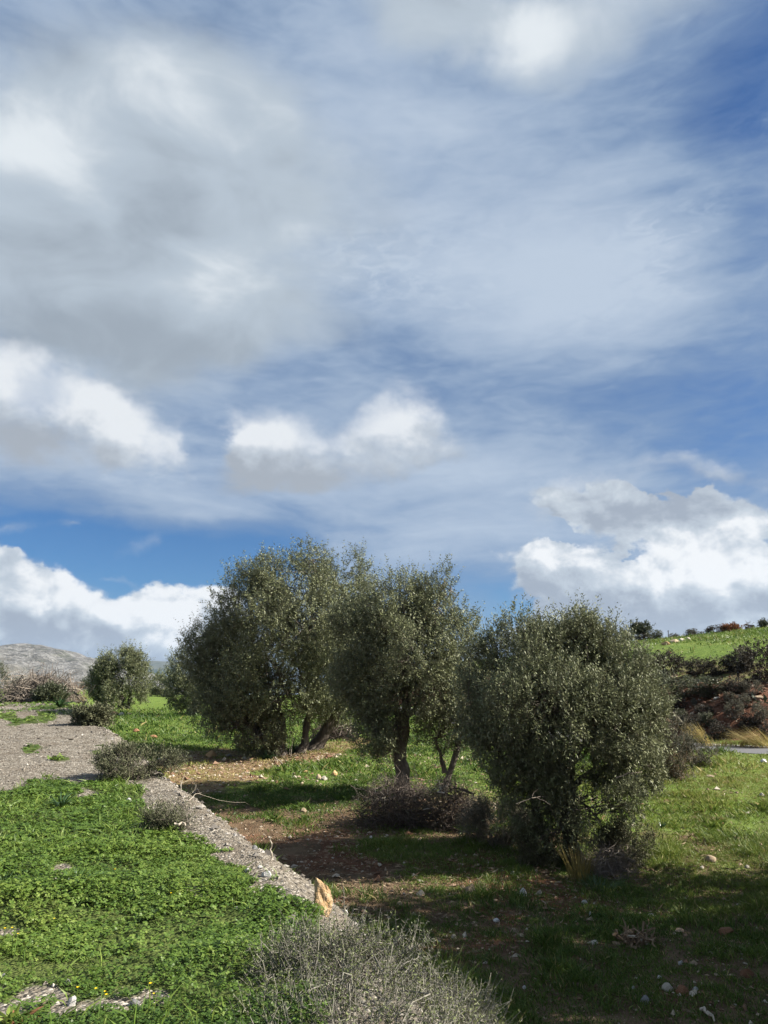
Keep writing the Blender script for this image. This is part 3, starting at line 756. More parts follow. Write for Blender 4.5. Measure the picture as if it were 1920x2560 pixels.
def build_grit():
    r = np.random.default_rng(41)
    x, y = r.uniform(-17, .8, 120000), np.exp(r.uniform(math.log(3.2), math.log(33), 120000))
    mk = look(x, y)
    k = in_view(x, y) & (mk['e'] > -1.5) & (mk['cover'] < .5) & (r.random(len(x)) < .9)
    x, y = x[k][:12500], y[k][:12500]
    size = (.008 + .0013 * y) * np.where(edge_d(x, y) < .25, 1.25, 1) * np.exp(r.normal(0, .45, len(x)))
    grit_mesh('gravel', x, y, size, tint_stone('gravel stones', [(0, (.08, .07, .057)), (.5, (.165, .148, .122)), (.85, (.25, .228, .192)), (1, (.43, .40, .355))]), r)
    x, y = r.uniform(-8, 9, 90000), np.exp(r.uniform(math.log(6), math.log(26), 90000))
    mk = look(x, y)
    k = in_view(x, y) & (mk['e'] < -1.1) & (np.abs(mk['rd']) > 2.4) & (r.random(len(x)) < .12 + .5 * mk['red'] + .4 * mk['dry'] + .3 * sstep(.5, .65, fbm(x, y, 1.2, 3, 131)) - .25 * ((x > 3) & (y > 11)))
    x, y = x[k][:11000], y[k][:11000]
    size = (.011 + .0016 * y) * np.exp(r.normal(0, .62, len(x)))
    grit_mesh('field_pebbles', x, y, size, tint_stone('field pebbles', [(0, (.14, .070, .040)), (.4, (.22, .13, .08)), (.7, (.33, .25, .17)), (1, (.48, .43, .35))]), r)
    # clods, ledges and stones in the cut slope above the road
    x, y = r.uniform(8, 32, 60000), r.uniform(24, 52, 60000)
    mk = look(x, y)
    k = in_view(x, y) & (mk['rd'] > 2.8) & (mk['rd'] < 10) & (r.random(len(x)) < .4)
    x, y = x[k][:4500], y[k][:4500]
    size = .10 * np.exp(r.normal(0, .55, len(x)))
    grit_mesh('cut_slope_rubble', x, y, size, tint_stone('slope rubble', [(0, (.085, .034, .020)), (.6, (.17, .080, .045)), (.85, (.27, .19, .12)), (1, (.42, .36, .29))]), r)
def build_litter():
    r = np.random.default_rng(47)
    x, y = r.uniform(-9, 8, 60000), np.exp(r.uniform(math.log(6), math.log(30), 60000))
    mk = look(x, y)
    shade = np.zeros(len(x))
    for cx, cy, rad in ((3.3, 13.0, 2.6), (.5, 17.6, 2.8), (-3.3, 26, 4.5), (0, 11, 3)): shade = np.maximum(shade, sstep(rad, rad * .4, np.hypot(x - cx, y - cy)))
    k = in_view(x, y) & (mk['e'] < -1.2) & (r.random(len(x)) < .10 + .8 * shade)
    x, y = x[k][:9000], y[k][:9000]; n = len(x)
    g = Geo()
    D = unit(np.stack([r.normal(size=n), r.normal(size=n), r.normal(0, .25, n)], 1))
    B = np.stack([x, y, look(x, y, ('z',))['z'] + r.uniform(.004, .035, n)], 1)
    g.slivers(B, D, perp(D, r), r.uniform(.03, .11, n) * (1 + y / 25), r.uniform(.003, .008, n) * (1 + y / 18), None, 0, r.random(n))
    link('leaf_litter', g.mesh('leaf_litter', [tint_stone('litter', [(0, (.07, .045, .028)), (.5, (.16, .11, .065)), (1, (.34, .27, .18))])]), kind='stuff')
    # loose lumps along the bank's broken edge
    x, y = r.uniform(-14, 1, 40000), np.exp(r.uniform(math.log(5.5), math.log(30), 40000))
    mk = look(x, y)
    k = in_view(x, y) & (mk['e'] > -1.4) & (mk['e'] < .12) & (r.random(len(x)) < .3 + .5 * sstep(.5, .65, fbm(x, y, .8, 3, 141)))
    x, y = x[k][:1300], y[k][:1300]
    grit_mesh('bank_rubble', x, y, .030 * np.exp(r.normal(0, .55, len(x))) * (1 + y / 20), tint_stone('bank rubble', [(0, (.085, .075, .065)), (.5, (.18, .165, .145)), (.85, (.27, .255, .23)), (1, (.50, .48, .45))]), r)
build_cover(); build_grass(); build_grit(); build_litter()

# ------------------------------------------------------------------ trees and shrubs
def curve(a, b, k, wob, r, sag=0.0):
    """polylines from A (n,3) to B (n,3)"""
    t = np.linspace(0, 1, k)[None, :, None]
    P = a[:, None] * (1 - t) + b[:, None] * t
    L = np.linalg.norm(b - a, axis=1)[:, None, None]
    w = np.cumsum(r.normal(0, 1, P.shape), 1); w = w - w[:, :1] - t * (w[:, -1:] - w[:, :1])
    P = P + w * wob * L / k
    P[..., 2] += sag * (L * t * (1 - t))[..., 0]
    return P
def spray_points(lobes, n, r, clump, thr, shell=.5):
    C = np.array([l[0] for l in lobes]); S = np.array([l[1] for l in lobes])
    wgt = np.array([(l[1][0] * l[1][2]) ** 1.0 * (l[2] if len(l) > 2 else 1) for l in lobes]); wgt /= wgt.sum()
    m_ = int(n * 2.6)
    li = r.choice(len(lobes), m_, p=wgt)
    u = rvec(m_, r)
    f = 1.04 - shell * r.random(m_) ** 1.5
    bump = .86 + .40 * (noise3(u * 2.0 + li[:, None] * 3.7, .9, 7))
    P = C[li] + u * S[li] * (f * bump)[:, None]
    ok = noise3(P, clump, 3) + .10 * r.normal(size=m_) > thr
    for c, s in zip(C, S):
        ok &= ~(np.linalg.norm((P - c) / s, axis=1) < .42)
    P, u, li = P[ok][:n], u[ok][:n], li[ok][:n]
    return P, u, C[li]
def lumpy(lobes, r, k=5):
    """each lobe broken up by smaller ones on its outside"""
    out = [[l[0], l[1] * .93, l[2] if len(l) > 2 else 1] for l in lobes]
    for l in lobes:
        for q in range(k):
            u = rvec(1, r)[0]; u[2] = u[2] * .8 + .15
            f = r.uniform(.26, .46)
            out.append([l[0] + u * l[1] * r.uniform(.75, .98), l[1].mean() * np.array([f, f, f * r.uniform(.9, 1.3)]), .8 * (l[2] if len(l) > 2 else 1)])
    return out
def foliage(g, lobes, n, r, L=.32, per=14, leaf=.065, w=.0075, clump=.45, thr=.46, up=.55, droop=.15, shell=.5, twig=.0026, mi=0, mt=1, tint0=.5, ang=.62, feather=0.0):
    P, u, c = spray_points(lobes, n, r, clump, thr, shell)
    n = len(P)
    D = unit(u * .75 + np.array([0, 0, 1.]) * (up * np.where(u[:, 2] > -.35, 1, -.5 * droop))[:, None] + r.normal(0, .33, (n, 3)))
    Ls = L * r.uniform(.5, 1.35, n)
    sh = (r.random(n) < feather) & (u[:, 2] > -.2)
    D = np.where(sh[:, None], unit(D * .6 + np.array([0, 0, .8]) + u * .25), D)
    Ls = np.where(sh, Ls * 1.5, Ls)
    base = P - D * Ls[:, None] * np.where(sh, .1, .5)[:, None]
    curl = unit(r.normal(0, 1, (n, 3)) + np.array([0, 0, -.3])) * .25
    tt = np.tile((np.arange(per) + .5) / per, (n, 1)) + r.normal(0, .02, (n, per))
    tt = .15 + .85 * tt
    pos = base[:, None] + D[:, None] * (Ls[:, None] * tt)[..., None] + curl[:, None] * (Ls[:, None] * tt ** 2)[..., None]
    A = perp(D, r); Bv = np.cross(D, A)
    ph = (np.arange(per) * 2.4)[None] + r.uniform(0, 6.28, (n, 1)) + r.normal(0, .4, (n, per))
    side = A[:, None] * np.cos(ph)[..., None] + Bv[:, None] * np.sin(ph)[..., None]
    ld = unit(D[:, None] * ang + side * (1.1 - .5 * tt[..., None]) + r.normal(0, .16, (n, per, 3)))
    S = unit(np.cross(ld, np.array([0, 0, 1.]) + r.normal(0, .45, (n, per, 3))))
    tint = np.clip(tint0 + r.normal(0, .10, (n, 1)) + .7 * (noise3(P, clump * 2.2, 13)[:, None] - .5) + r.normal(0, .13, (n, per)), 0, 1)
    ll = leaf * r.uniform(.65, 1.25, (n, per)) * (1 - .35 * (tt > .93))
    (g.slivers if leaf > .07 else g.blades)(pos.reshape(-1, 3), ld.reshape(-1, 3), S.reshape(-1, 3), ll.ravel(), (w * r.uniform(.75, 1.25, (n, per))).ravel(), None, mi, tint.ravel())
    if twig:
        Dt = unit(D + curl * .8)
        g.slivers(base - D * Ls[:, None] * .25, Dt, perp(Dt, r), Ls * 1.05, twig * .8, None, mt, .3 * r.random(n))
    return P, base, c
def limbs(g, foot, tops, r, rad, bend=.5, sides=8, k=9, tips=None, fork=.35):
    """a stem from FOOT dividing into limbs towards TOPS, twigs towards TIPS"""
    for t_, rr in tops:
        a = np.array([foot]); b = np.array([t_])
        P = curve(a, b, k, bend, r)
        mid = a + (b - a) * .5; mid[:, :2] = a[:, :2] + (b[:, :2] - a[:, :2]) * fork
        P = P + (np.sin(np.linspace(0, math.pi, k))[None, :, None] * (mid - (a + b) / 2)[:, None])
        g.tubes(P, np.linspace(rr, rr * .32, k)[None] * (1 + .12 * r.normal(size=(1, k))), sides, 0, .3)
        if tips is not None and len(tips):
            d = np.linalg.norm(tips - b, axis=1)
            near = tips[np.argsort(d)[:26]]
            s = r.integers(k // 2, k, len(near))
            Pb = curve(P[0][s], near, 5, .5, r, .12)
            g.tubes(Pb, np.linspace(rr * .30, .005, 5)[None], 4, 0, .4)
def lobe_at(px, py, rx, rz, dist, dd=0.0, w=1.0, ry=None):
    """an ellipsoid of leaves seen at that place, DIST + DD metres ahead"""
    d = ray(px, py); y = dist + dd
    P = d * (y / d[1])
    k = np.linalg.norm(P) / FPX * math.sqrt(1 + ((px - 960) ** 2 + (py - 1280) ** 2) / FPX ** 2) ** -1
    k = y / (math.cos(PITCH) - (1280 - py) / FPX * math.sin(PITCH)) / FPX
    return [P, np.array([rx * k, (ry or (rx + rz) / 2) * k, rz * k]), w]
def rel(lobes, loc): return [[l[0] - loc, l[1], l[2]] for l in lobes]
def olive_tree(label, loc, lobes, n, seed, stems, rad=.16, skirts=(), leafmat='olive', name='olive_tree', group=None, tips=70, cat='tree', **kw):
    r = np.random.default_rng(seed)
    t = thing(name, label, cat, loc, group)
    loc = np.asarray(loc)
    g = Geo()
    P, base, c = foliage(g, lumpy(rel(lobes, loc), r), n, r, feather=.13, **kw)
    lf = g.mesh('crown', [M[leafmat], M['twig']])
    link('crown', lf, t)
    g2 = Geo()
    pick = base[r.choice(len(base), min(len(base), tips * 6), replace=False)]
    tops = [(l[0] - loc, rad * .55) for l in lobes]
    groups = [[] for _ in stems]
    for tp in tops:
        k = int(np.argmin([np.linalg.norm(np.array(s[1]) - tp[0]) for s in stems]))
        groups[k].append(tp)
    for (foot, head, rr), tp in zip(stems, groups):
        foot, head = np.array(foot, float), np.array(head, float)
        Pst = curve(np.array([foot]), np.array([head]), 8, .18, r)
        rad8 = np.array([2.0, 1.35, 1.08, .98, .95, .92, .9, .85]) * rr
        g2.tubes(Pst, rad8[None] * (1 + .10 * r.normal(size=(1, 8))), 12, 0, .2)
        if tp: limbs(g2, head - (head - foot) * .06, tp, r, rad, .5, 7, 9, pick)
    for q, V in enumerate(g2.v):                                     # knots and hollows of the old wood
        g2.v[q] = V + (np.stack([noise3(V, .22, s_) for s_ in (1, 2, 3)], 1) - .5) * np.clip(rad * 1.1, .05, .22) * np.clip(1.6 - V[:, 2:] / 2.5, .25, 1)
    link('trunk', g2.mesh('trunk', [M['bark']], True), t)
    return t
OLIVES = 'olive trees growing in the field'
p = cast(690, 1890); dB = p[1]
olive_tree('largest olive tree, broad dark crown on leaning stems, behind the rocky tan strip', p, [
    lobe_at(720, 1475, 120, 95, dB), lobe_at(855, 1470, 85, 88, dB, .6), lobe_at(630, 1520, 105, 105, dB, -.2), lobe_at(760, 1560, 170, 120, dB, -1.2), lobe_at(580, 1630, 95, 115, dB), lobe_at(900, 1560, 80, 100, dB, .4),
    lobe_at(700, 1680, 150, 120, dB, -1.2), lobe_at(850, 1660, 110, 120, dB, -.4), lobe_at(610, 1745, 95, 95, dB, -.5), lobe_at(555, 1690, 70, 90, dB, .2), lobe_at(800, 1745, 80, 50, dB, .2, .7),
    lobe_at(650, 1820, 75, 60, dB, -.1, .8), lobe_at(745, 1775, 75, 60, dB, 1.0, 1), lobe_at(700, 1750, 120, 60, dB, -.8, 1), lobe_at(880, 1760, 70, 60, dB, 1.4, .8), lobe_at(780, 1400, 50, 40, dB, 0, .5), lobe_at(700, 1600, 150, 120, dB, 1.5, 1.2), lobe_at(925, 1630, 70, 100, dB, .6, .9), lobe_at(540, 1770, 60, 60, dB, .4, .7), lobe_at(900, 1690, 80, 80, dB, .8, .8), lobe_at(595, 1815, 75, 60, dB, -.8, .9), lobe_at(645, 1850, 65, 45, dB, -1.0, .8), lobe_at(700, 1825, 60, 48, dB, -.5, .7), lobe_at(560, 1780, 60, 60, dB, -.4, .7)], 19000, 101,
    [((0, 0, -.15), (-.05, .2, 1.4), .24), ((.75, .3, -.1), (1.15, .5, 1.75), .13), ((1.0, 1.2, -.1), (2.2, 1.2, 1.9), .2), ((-.25, .1, -.1), (-.75, 0, 1.3), .12)],
    .13, L=.42, per=14, leaf=.088, w=.0200, ang=.42, clump=.75, thr=.455, up=.6, group=OLIVES)
p = cast(1010, 1992); d2 = p[1]
olive_tree('middle olive tree with a single dark trunk rising from a brush heap', p, [
    lobe_at(985, 1525, 100, 95, d2), lobe_at(1095, 1530, 75, 90, d2, .2), lobe_at(930, 1600, 85, 105, d2, -.2), lobe_at(1130, 1610, 75, 95, d2, .1), lobe_at(1035, 1630, 120, 100, d2, -.8),
    lobe_at(960, 1710, 95, 85, d2, -.3), lobe_at(1075, 1720, 105, 85, d2, -.3), lobe_at(1010, 1785, 105, 50, d2, 0, .9), lobe_at(1000, 1640, 110, 110, d2, .9, 1), lobe_at(1170, 1740, 65, 85, d2, .3, .9), lobe_at(930, 1845, 60, 55, d2, -.5, .9), lobe_at(880, 1690, 60, 85, d2, 0, .9), lobe_at(915, 1770, 65, 50, d2, -.2, .8), lobe_at(1180, 1830, 60, 50, d2, .3, .6), lobe_at(960, 1890, 45, 40, d2, -.6, .4), lobe_at(1100, 1840, 70, 45, d2, 0, .6), lobe_at(1112, 1455, 25, 50, d2, .1, .5)], 10500, 102,
    [((0, 0, -.2), (-.04, 0, 1.75), .165), ((.85, .1, -.1), (1.35, .2, 1.5), .075), ((.95, .15, .5), (.75, .1, 1.3), .04)], .085, L=.38, per=14, leaf=.072, w=.0150, ang=.45, clump=.5, thr=.465, up=.75, group=OLIVES)
p = cast(1440, 2150); d3 = p[1]
olive_tree('nearest olive tree, round bushy crown with twiggy skirt beside the sunlit grass', p, [
    lobe_at(1300, 1640, 95, 92, d3), lobe_at(1430, 1655, 110, 100, d3, .3), lobe_at(1535, 1690, 95, 105, d3, .2), lobe_at(1230, 1700, 90, 100, d3, .1), lobe_at(1195, 1790, 60, 80, d3, .2, .8), lobe_at(1360, 1760, 150, 130, d3, -.7), lobe_at(1520, 1800, 120, 120, d3, -.4),
    lobe_at(1265, 1840, 95, 95, d3, -.2), lobe_at(1595, 1790, 70, 105, d3, .2), lobe_at(1420, 1890, 130, 85, d3, -.4), lobe_at(1330, 1940, 110, 60, d3, -.2, .9), lobe_at(1575, 1905, 90, 70, d3, 0, .8), lobe_at(1455, 1995, 130, 60, d3, -.4, .9), lobe_at(1330, 2035, 85, 55, d3, -.1, .6), lobe_at(1505, 2055, 75, 50, d3, -.3, .45), lobe_at(1405, 2075, 100, 50, d3, -.4, .6), lobe_at(1420, 1700, 130, 120, d3, .9, 1), lobe_at(1290, 1530 + 40, 30, 60, d3, 0, .5), lobe_at(1460, 1580, 40, 55, d3, .1, .5)], 14500, 103,
    [((0, 0, -.2), (-.03, .05, 1.15), .135), ((-.3, .2, -.1), (-.6, .2, 1.0), .06)], .06, L=.30, per=15, leaf=.066, w=.0098, clump=.42, thr=.462, up=.85, group=OLIVES)
p = cast(485, 1788); d4 = p[1]
olive_tree('dark olive tree half hidden behind the left side of the largest olive tree', p, [
    lobe_at(470, 1690, 50, 70, d4), lobe_at(535, 1655, 60, 75, d4, .5), lobe_at(455, 1735, 38, 42, d4, -.5), lobe_at(515, 1735, 65, 55, d4, -1), lobe_at(560, 1700, 60, 70, d4)], 3400, 104,
    [((0, 0, -.2), (0, 0, 1.4), .25), ((1.6, 0, -.2), (1.8, 0, 1.5), .2)], .14, L=.7, per=13, leaf=.17, w=.034, clump=1.2, thr=.45, group=OLIVES)
p = cast(300, 1775); d5 = p[1]
olive_tree('rounded olive tree standing alone before the grey mountain', p, [
    lobe_at(300, 1690, 55, 62, d5), lobe_at(262, 1700, 38, 50, d5), lobe_at(338, 1705, 38, 55, d5), lobe_at(300, 1738, 66, 38, d5, -.6), lobe_at(315, 1660, 35, 35, d5, 0)], 4000, 105,
    [((0, 0, -.2), (0, 0, 1.2), .3), ((.5, 0, -.2), (.9, 0, 1.3), .2)], .15, L=.7, per=13, leaf=.19, w=.038, clump=1.1, thr=.45, tint0=.42, group=OLIVES)
p = cast(410, 1742); d6 = p[1]
olive_tree('small far olive tree between the rounded olive and the dark olive', p, [lobe_at(398, 1712, 26, 28, d6), lobe_at(425, 1715, 30, 28, d6), lobe_at(412, 1728, 36, 16, d6)], 620, 106, [((0, 0, -.2), (0, 0, 1), .3)], .15, L=1.2, per=12, leaf=.4, w=.09, clump=2.2, thr=.44, group=OLIVES)
p = cast(222, 1736); d7 = p[1]
olive_tree('little dark tree at the foot of the mountain, beside the rounded olive', p, [lobe_at(218, 1712, 17, 17, d7), lobe_at(236, 1719, 14, 15, d7)], 420, 107, [((0, 0, -.2), (0, 0, 1), .2)], .1, L=1.0, per=12, leaf=.34, w=.08, clump=1.8, thr=.44, leafmat='olive_dark', group=OLIVES)
# two more olives of the same row, right of the picture: their shade lies over the near field
for lab, (x, y), s_, sd in (('olive tree right of the nearest one, shading the near field', (8.1, 9.3), 1.12, 108), ('olive tree at the near end of the row on the right', (7.6, 6.0), 1.15, 109)):
    b = np.array([x, y, hz(x, y)])
    L_ = [[b + np.array(o) * s_, np.array(q) * s_, 1] for o, q in (((.1, 0, 3.6), (1.9, 2.0, 1.5)), ((-.5, .6, 2.4), (1.7, 1.6, 1.5)), ((1.3, -.6, 2.6), (1.5, 1.6, 1.5)), ((.2, -1.2, 2.2), (1.6, 1.3, 1.4)), ((.2, 1.3, 2.4), (1.5, 1.3, 1.4)), ((.3, 0, 1.5), (1.9, 1.9, .9)), ((0, -.3, 4.7), (1.1, 1.2, .9)))]
    olive_tree(lab, b, L_, 3800, sd, [((0, 0, -.2), (0, 0, 1.2), .16)], .08, L=.45, per=12, leaf=.14, w=.030, clump=.6, thr=.36, group=OLIVES)

# ------------------------------------------------------------------ shrubs, brush, tufts
def px_m(loc):
    """metres in one pixel of the photograph at LOC"""
    return (loc[1] * math.cos(PITCH) + loc[2] * math.sin(PITCH)) / FPX
def bush_mesh(w, d, h, n, r, leafmat, twigmat, L=.2, per=10, leaf=.03, lw=.006, clump=.3, thr=.46, stems=60, up=.6, tint0=.5, twig=.003, lobes=5, stem_r=.006):
    g = Geo()
    ls = [[np.array([0, 0, h * .42]), np.array([w * .40, d * .40, h * .52]), 1.3]]
    for q in range(lobes):
        a = r.uniform(0, 6.28); f = r.uniform(.35, .75)
        ls.append([np.array([math.cos(a) * w * .5 * f, math.sin(a) * d * .5 * f, h * r.uniform(.28, .62)]), np.array([w * .26, d * .26, h * r.uniform(.25, .42)]), 1])
    P, base, c = foliage(g, ls, n, r, L=L, per=per, leaf=leaf, w=lw, clump=clump, thr=thr, up=up, shell=.7, twig=twig, tint0=tint0)
    g2 = Geo()
    pk = base[r.choice(len(base), min(stems, len(base)), replace=False)]
    foot = np.stack([r.normal(0, w * .10, len(pk)), r.normal(0, d * .10, len(pk)), np.full(len(pk), -.05)], 1)
    g2.tubes(curve(foot, pk, 6, .35, r), np.linspace(stem_r, stem_r * .4, 6)[None], 4, 0, r.random(len(pk)))
    return g.mesh('foliage', [M[leafmat], M[twigmat]]), g2.mesh('stems', [M[twigmat]])
def bush(name, label, loc, w, h, seed, n, leafmat='scrub_leaf', twigmat='twig', group=None, cat='bush', depth=.8, **kw):
    r = np.random.default_rng(seed)
    t = thing(name, label, cat, loc, group)
    a, b = bush_mesh(w, w * depth, h, n, r, leafmat, twigmat, **kw)
    link('foliage', a, t); link('stems', b, t)
    return t
def bush_px(name, label, px, py, wpx, hpx, seed, n, **kw):
    loc = cast(px, py); k = px_m(loc)
    return bush(name, label, loc, wpx * k, hpx * k, seed, n, **kw)
def tangle(name, label, loc, w, d, h, n, seed, mats, rad=.006, lengths=(.4, 1.1), pale=4, cat='brush heap', leaves=0, leafmat='scrub_leaf', parent=None):
    """a heap of dead branches"""
    r = np.random.default_rng(seed)
    t = thing(name, label, cat, loc)
    g = Geo()
    u = rvec(n, r); u[:, 2] = np.abs(u[:, 2])
    c = u * np.array([w / 2, d / 2, h * .92]) * (r.random(n) ** .45)[:, None]
    D = rvec(n, r) * np.array([1, 1, .6]); D = unit(D + unit(c) * .45)
    L = r.uniform(*lengths, n)[:, None]
    P = curve(c - D * L * .5, c + D * L * .5, 6, .55, r)
    P[..., 2] = np.maximum(P[..., 2], .01)
    rr = rad * np.exp(r.normal(0, .6, n))
    g.tubes(P, rr[:, None] * np.linspace(1, .35, 6)[None], 3, 0, r.random(n))
    k = r.integers(1, 5, n * 2); j = r.integers(0, n, n * 2)
    A = P[j, k]; E = A + unit(rvec(n * 2, r) + unit(P[j, k] - P[j, k - 1]) * .9) * L[j] * r.uniform(.15, .4, (n * 2, 1))
    g.tubes(curve(A, E, 3, .4, r), (rr[j] * .5)[:, None] * np.array([[1, .7, .3]]), 3, 0, r.random(n * 2))
    link('branches', g.mesh('branches', [M[mats[0]]]), t)
    if leaves:
        g = Geo()
        foliage(g, [[np.array([0, 0, h * .4]), np.array([w * .48, d * .48, h * .55]), 1]], leaves, r, L=.16, per=9, leaf=.03, w=.007, clump=.3, thr=.5, twig=0, mt=0)
        link('dry_leaves', g.mesh('dry_leaves', [M[leafmat]]), t)
    for q in range(pale):
        a = r.uniform(0, 6.28); D = unit(np.array([[math.cos(a), math.sin(a), r.uniform(-.1, .5)]])); L0 = r.uniform(*lengths) * .8
        c0 = np.array([[r.normal(0, w * .2), -d * r.uniform(.1, .4), h * r.uniform(.35, .85)]])
        g = Geo(); Pm = curve(c0 - D * L0 * .5, c0 + D * L0 * .5, 7, .5, r)
        g.tubes(Pm, np.linspace(rad * 2.2, rad * .6, 7)[None], 5, 0, .6)
        for s in range(3):
            g.tubes(curve(Pm[:, 2 + s], Pm[:, 2 + s] + rvec(1, r) * L0 * .3, 4, .4, r), np.linspace(rad * 1.1, rad * .4, 4)[None], 4, 0, .7)
        link('bleached_branch', g.mesh('bleached_branch', [M[mats[1]]]), t)
    return t
def tangle_px(name, label, px, py, wpx, hpx, n, seed, mats=('dead_dark', 'dead_pale'), **kw):
    loc = cast(px, py); k = px_m(loc)
    loc = loc + np.array([0, wpx * k * .3, 0]); loc[2] = hz(*loc[:2])
    return tangle(name, label, loc, wpx * k, wpx * k * .7, hpx * k, n, seed, mats, **kw)
def tuft(name, label, loc, n, L, w, mat, seed, spread=.6, cat='plant', bendy=.8, lean=(0, 0), base=.04, group=None, tint=(.2, .9), extra=None):
    r = np.random.default_rng(seed)
    t = thing(name, label, cat, loc, group)
    g = Geo()
    a = r.uniform(0, 6.28, n); s = spread * r.random(n) ** .6
    D = unit(np.stack([np.cos(a) * s + lean[0], np.sin(a) * s + lean[1], np.ones(n)], 1))
    B = np.stack([np.cos(a) * base * r.random(n), np.sin(a) * base * r.random(n), np.full(n, -.01)], 1)
    Ls = L * r.uniform(.5, 1.1, n)
    S = unit(np.cross(D, np.array([0, 0, 1.]) + r.normal(0, .2, (n, 3))))
    # each leaf a folded strip of five steps, arching over
    k = 6; q = np.linspace(0, 1, k)
    out = np.stack([D[:, 0], D[:, 1], np.full(n, -.55)], 1)
    P = B[:, None] + D[:, None] * (Ls[:, None] * q)[..., None] + out[:, None] * (Ls[:, None] * q ** 2.4 * bendy * r.uniform(.3, 1.2, (n, 1)))[..., None]
    P[..., 2] = np.maximum(P[..., 2], .004)
    W = w * np.array([.7, 1, 1, .85, .55, .06])[None] * r.uniform(.7, 1.2, (n, 1))
    V = np.stack([P + S[:, None] * W[..., None], P - np.array([0, 0, 1.]) * W[..., None] * .35, P - S[:, None] * W[..., None]], 2)
    i = np.arange(n * k * 3).reshape(n, k, 3)
    f = np.concatenate([np.stack([i[:, :-1, c], i[:, :-1, c + 1], i[:, 1:, c + 1], i[:, 1:, c]], -1).reshape(-1, 4) for c in (0, 1)])
    g.add(V.reshape(-1, 3), f, 0, np.repeat(r.uniform(*tint, n), k * 3))
    link('leaves', g.mesh('leaves', [M[mat]]), t)
    return t

# the thorny shrub at the bank's edge, nearest of all
def thorn_bush():
    r = np.random.default_rng(301)
    loc = np.array([-.22, 4.95, 0]); loc[2] = hz(*loc[:2])
    t = thing('thorn_bush', 'grey thorny shrub with spiny twigs, in front of the standing rock', 'bush', loc)
    lb = [lobe_at(830, 2450, 165, 115, 4.9), lobe_at(740, 2480, 130, 120, 4.75), lobe_at(950, 2445, 130, 100, 5.1), lobe_at(850, 2540, 220, 130, 4.55), lobe_at(840, 2640, 260, 150, 4.15), lobe_at(1030, 2690, 170, 120, 3.9), lobe_at(850, 2710, 250, 130, 3.85), lobe_at(1000, 2620, 150, 110, 4.45), lobe_at(1010, 2540, 120, 90, 4.9), lobe_at(850, 2405, 95, 65, 5.0)]
    low = [lobe_at(1100, 2630, 130, 90, 4.4), lobe_at(1120, 2560, 95, 80, 4.9), lobe_at(1185, 2580, 70, 80, 4.95), lobe_at(1050, 2590, 120, 70, 4.7)]
    gt, gl = Geo(), Geo()
    n_all = 0
    for lobes, n, tint in ((rel(lb, loc), 4700, .45), (rel(low, loc), 1700, .9)):  # low right lobes tinted paler: sunlight on them put into the colour
        P, u, c = spray_points(lobes, n, r, .22, .36, .85)
        n = len(P)
        D = unit(u * .9 + np.array([0, 0, .45]) + r.normal(0, .45, (n, 3)))
        L = r.uniform(.12, .30, n)
        Q = curve(P - D * L[:, None] * .6, P + D * L[:, None] * .6, 4, .22, r)
        gt.tubes(Q, (.0024 * r.uniform(.7, 1.3, n))[:, None] * np.linspace(1.15, .45, 4)[None], 3, 0, np.clip(tint + r.normal(0, .25, n), 0, 1))
        ns = 9
        j = np.repeat(np.arange(n), ns); s = r.uniform(0, 2.999, n * ns)
        k = s.astype(int); fr = (s - k)[:, None]
        A = Q[j, k] * (1 - fr) + Q[j, k + 1] * fr
        T = unit(Q[j, k + 1] - Q[j, k])
        Sd = unit(perp(T, r) + T * .25)
        gt.slivers(A, Sd, perp(Sd, r), .018 + .028 * r.random(n * ns), .0016, None, 0, np.clip(tint + .1 + r.normal(0, .25, n * ns), 0, 1), .2)
        nl = 11
        j = np.repeat(np.arange(n), nl); s = r.uniform(0, 2.999, n * nl); k = s.astype(int); fr = (s - k)[:, None]
        A = Q[j, k] * (1 - fr) + Q[j, k + 1] * fr
        Dl = unit(rvec(n * nl, r) + np.array([0, 0, .5]))
        gl.blades(A, Dl, perp(Dl, r), r.uniform(.012, .026, n * nl), r.uniform(.0026, .0048, n * nl), None, 0, np.clip(tint + r.normal(0, .2, n * nl), 0, 1))
        pk = P[r.choice(n, 90, replace=False)]                      # main branches
        foot = np.stack([r.normal(0, .10, 90), r.normal(0, .08, 90), np.full(90, -.1)], 1)
        gt.tubes(curve(foot, pk, 7, .35, r, .15), np.linspace(.008, .0022, 7)[None], 4, 0, r.uniform(.1, .6, 90))
    link('twigs', gt.mesh('twigs', [M['thorn']]), t)
    link('small_leaves', gl.mesh('small_leaves', [M['thorn_leaf']]), t)
    # long bare shoots that stand out against the shade
    for (px, py, qx, qy, dy) in ((990, 2390, 1085, 2345, 5.15), (985, 2370, 1020, 2295, 5.2), (860, 2290, 858, 2215, 5.3), (1000, 2430, 1040, 2405, 5.1), (760, 2340, 715, 2325, 4.9), (1020, 2470, 1065, 2440, 5.0), (1180, 2520, 1190, 2480, 4.95), (700, 2420, 655, 2400, 4.8)):
        a, b = (ray(px, py) * 1.0, ray(qx, qy) * 1.0)
        a, b = a * dy / a[1] - loc, b * dy / b[1] - loc
        g = Geo(); Q = curve(a[None], b[None], 7, .15, r)
        g.tubes(Q, np.linspace(.0045, .0014, 7)[None], 4, 0, .85)
        for q in range(16):
            s = r.uniform(0, 5.99); k = int(s); A = Q[0, k] * (1 - s + k) + Q[0, k + 1] * (s - k); T = unit(Q[0, k + 1] - Q[0, k])
            E = A + unit(np.cross(T, rvec(1, r)[0]) + T * .3) * r.uniform(.02, .055)
            g.tubes(np.array([[A, E]]), np.array([[.0017, .0005]]), 3, 0, .9)
        link('spiny_shoot', g.mesh('spiny_shoot', [M['thorn']]), t)
thorn_bush()

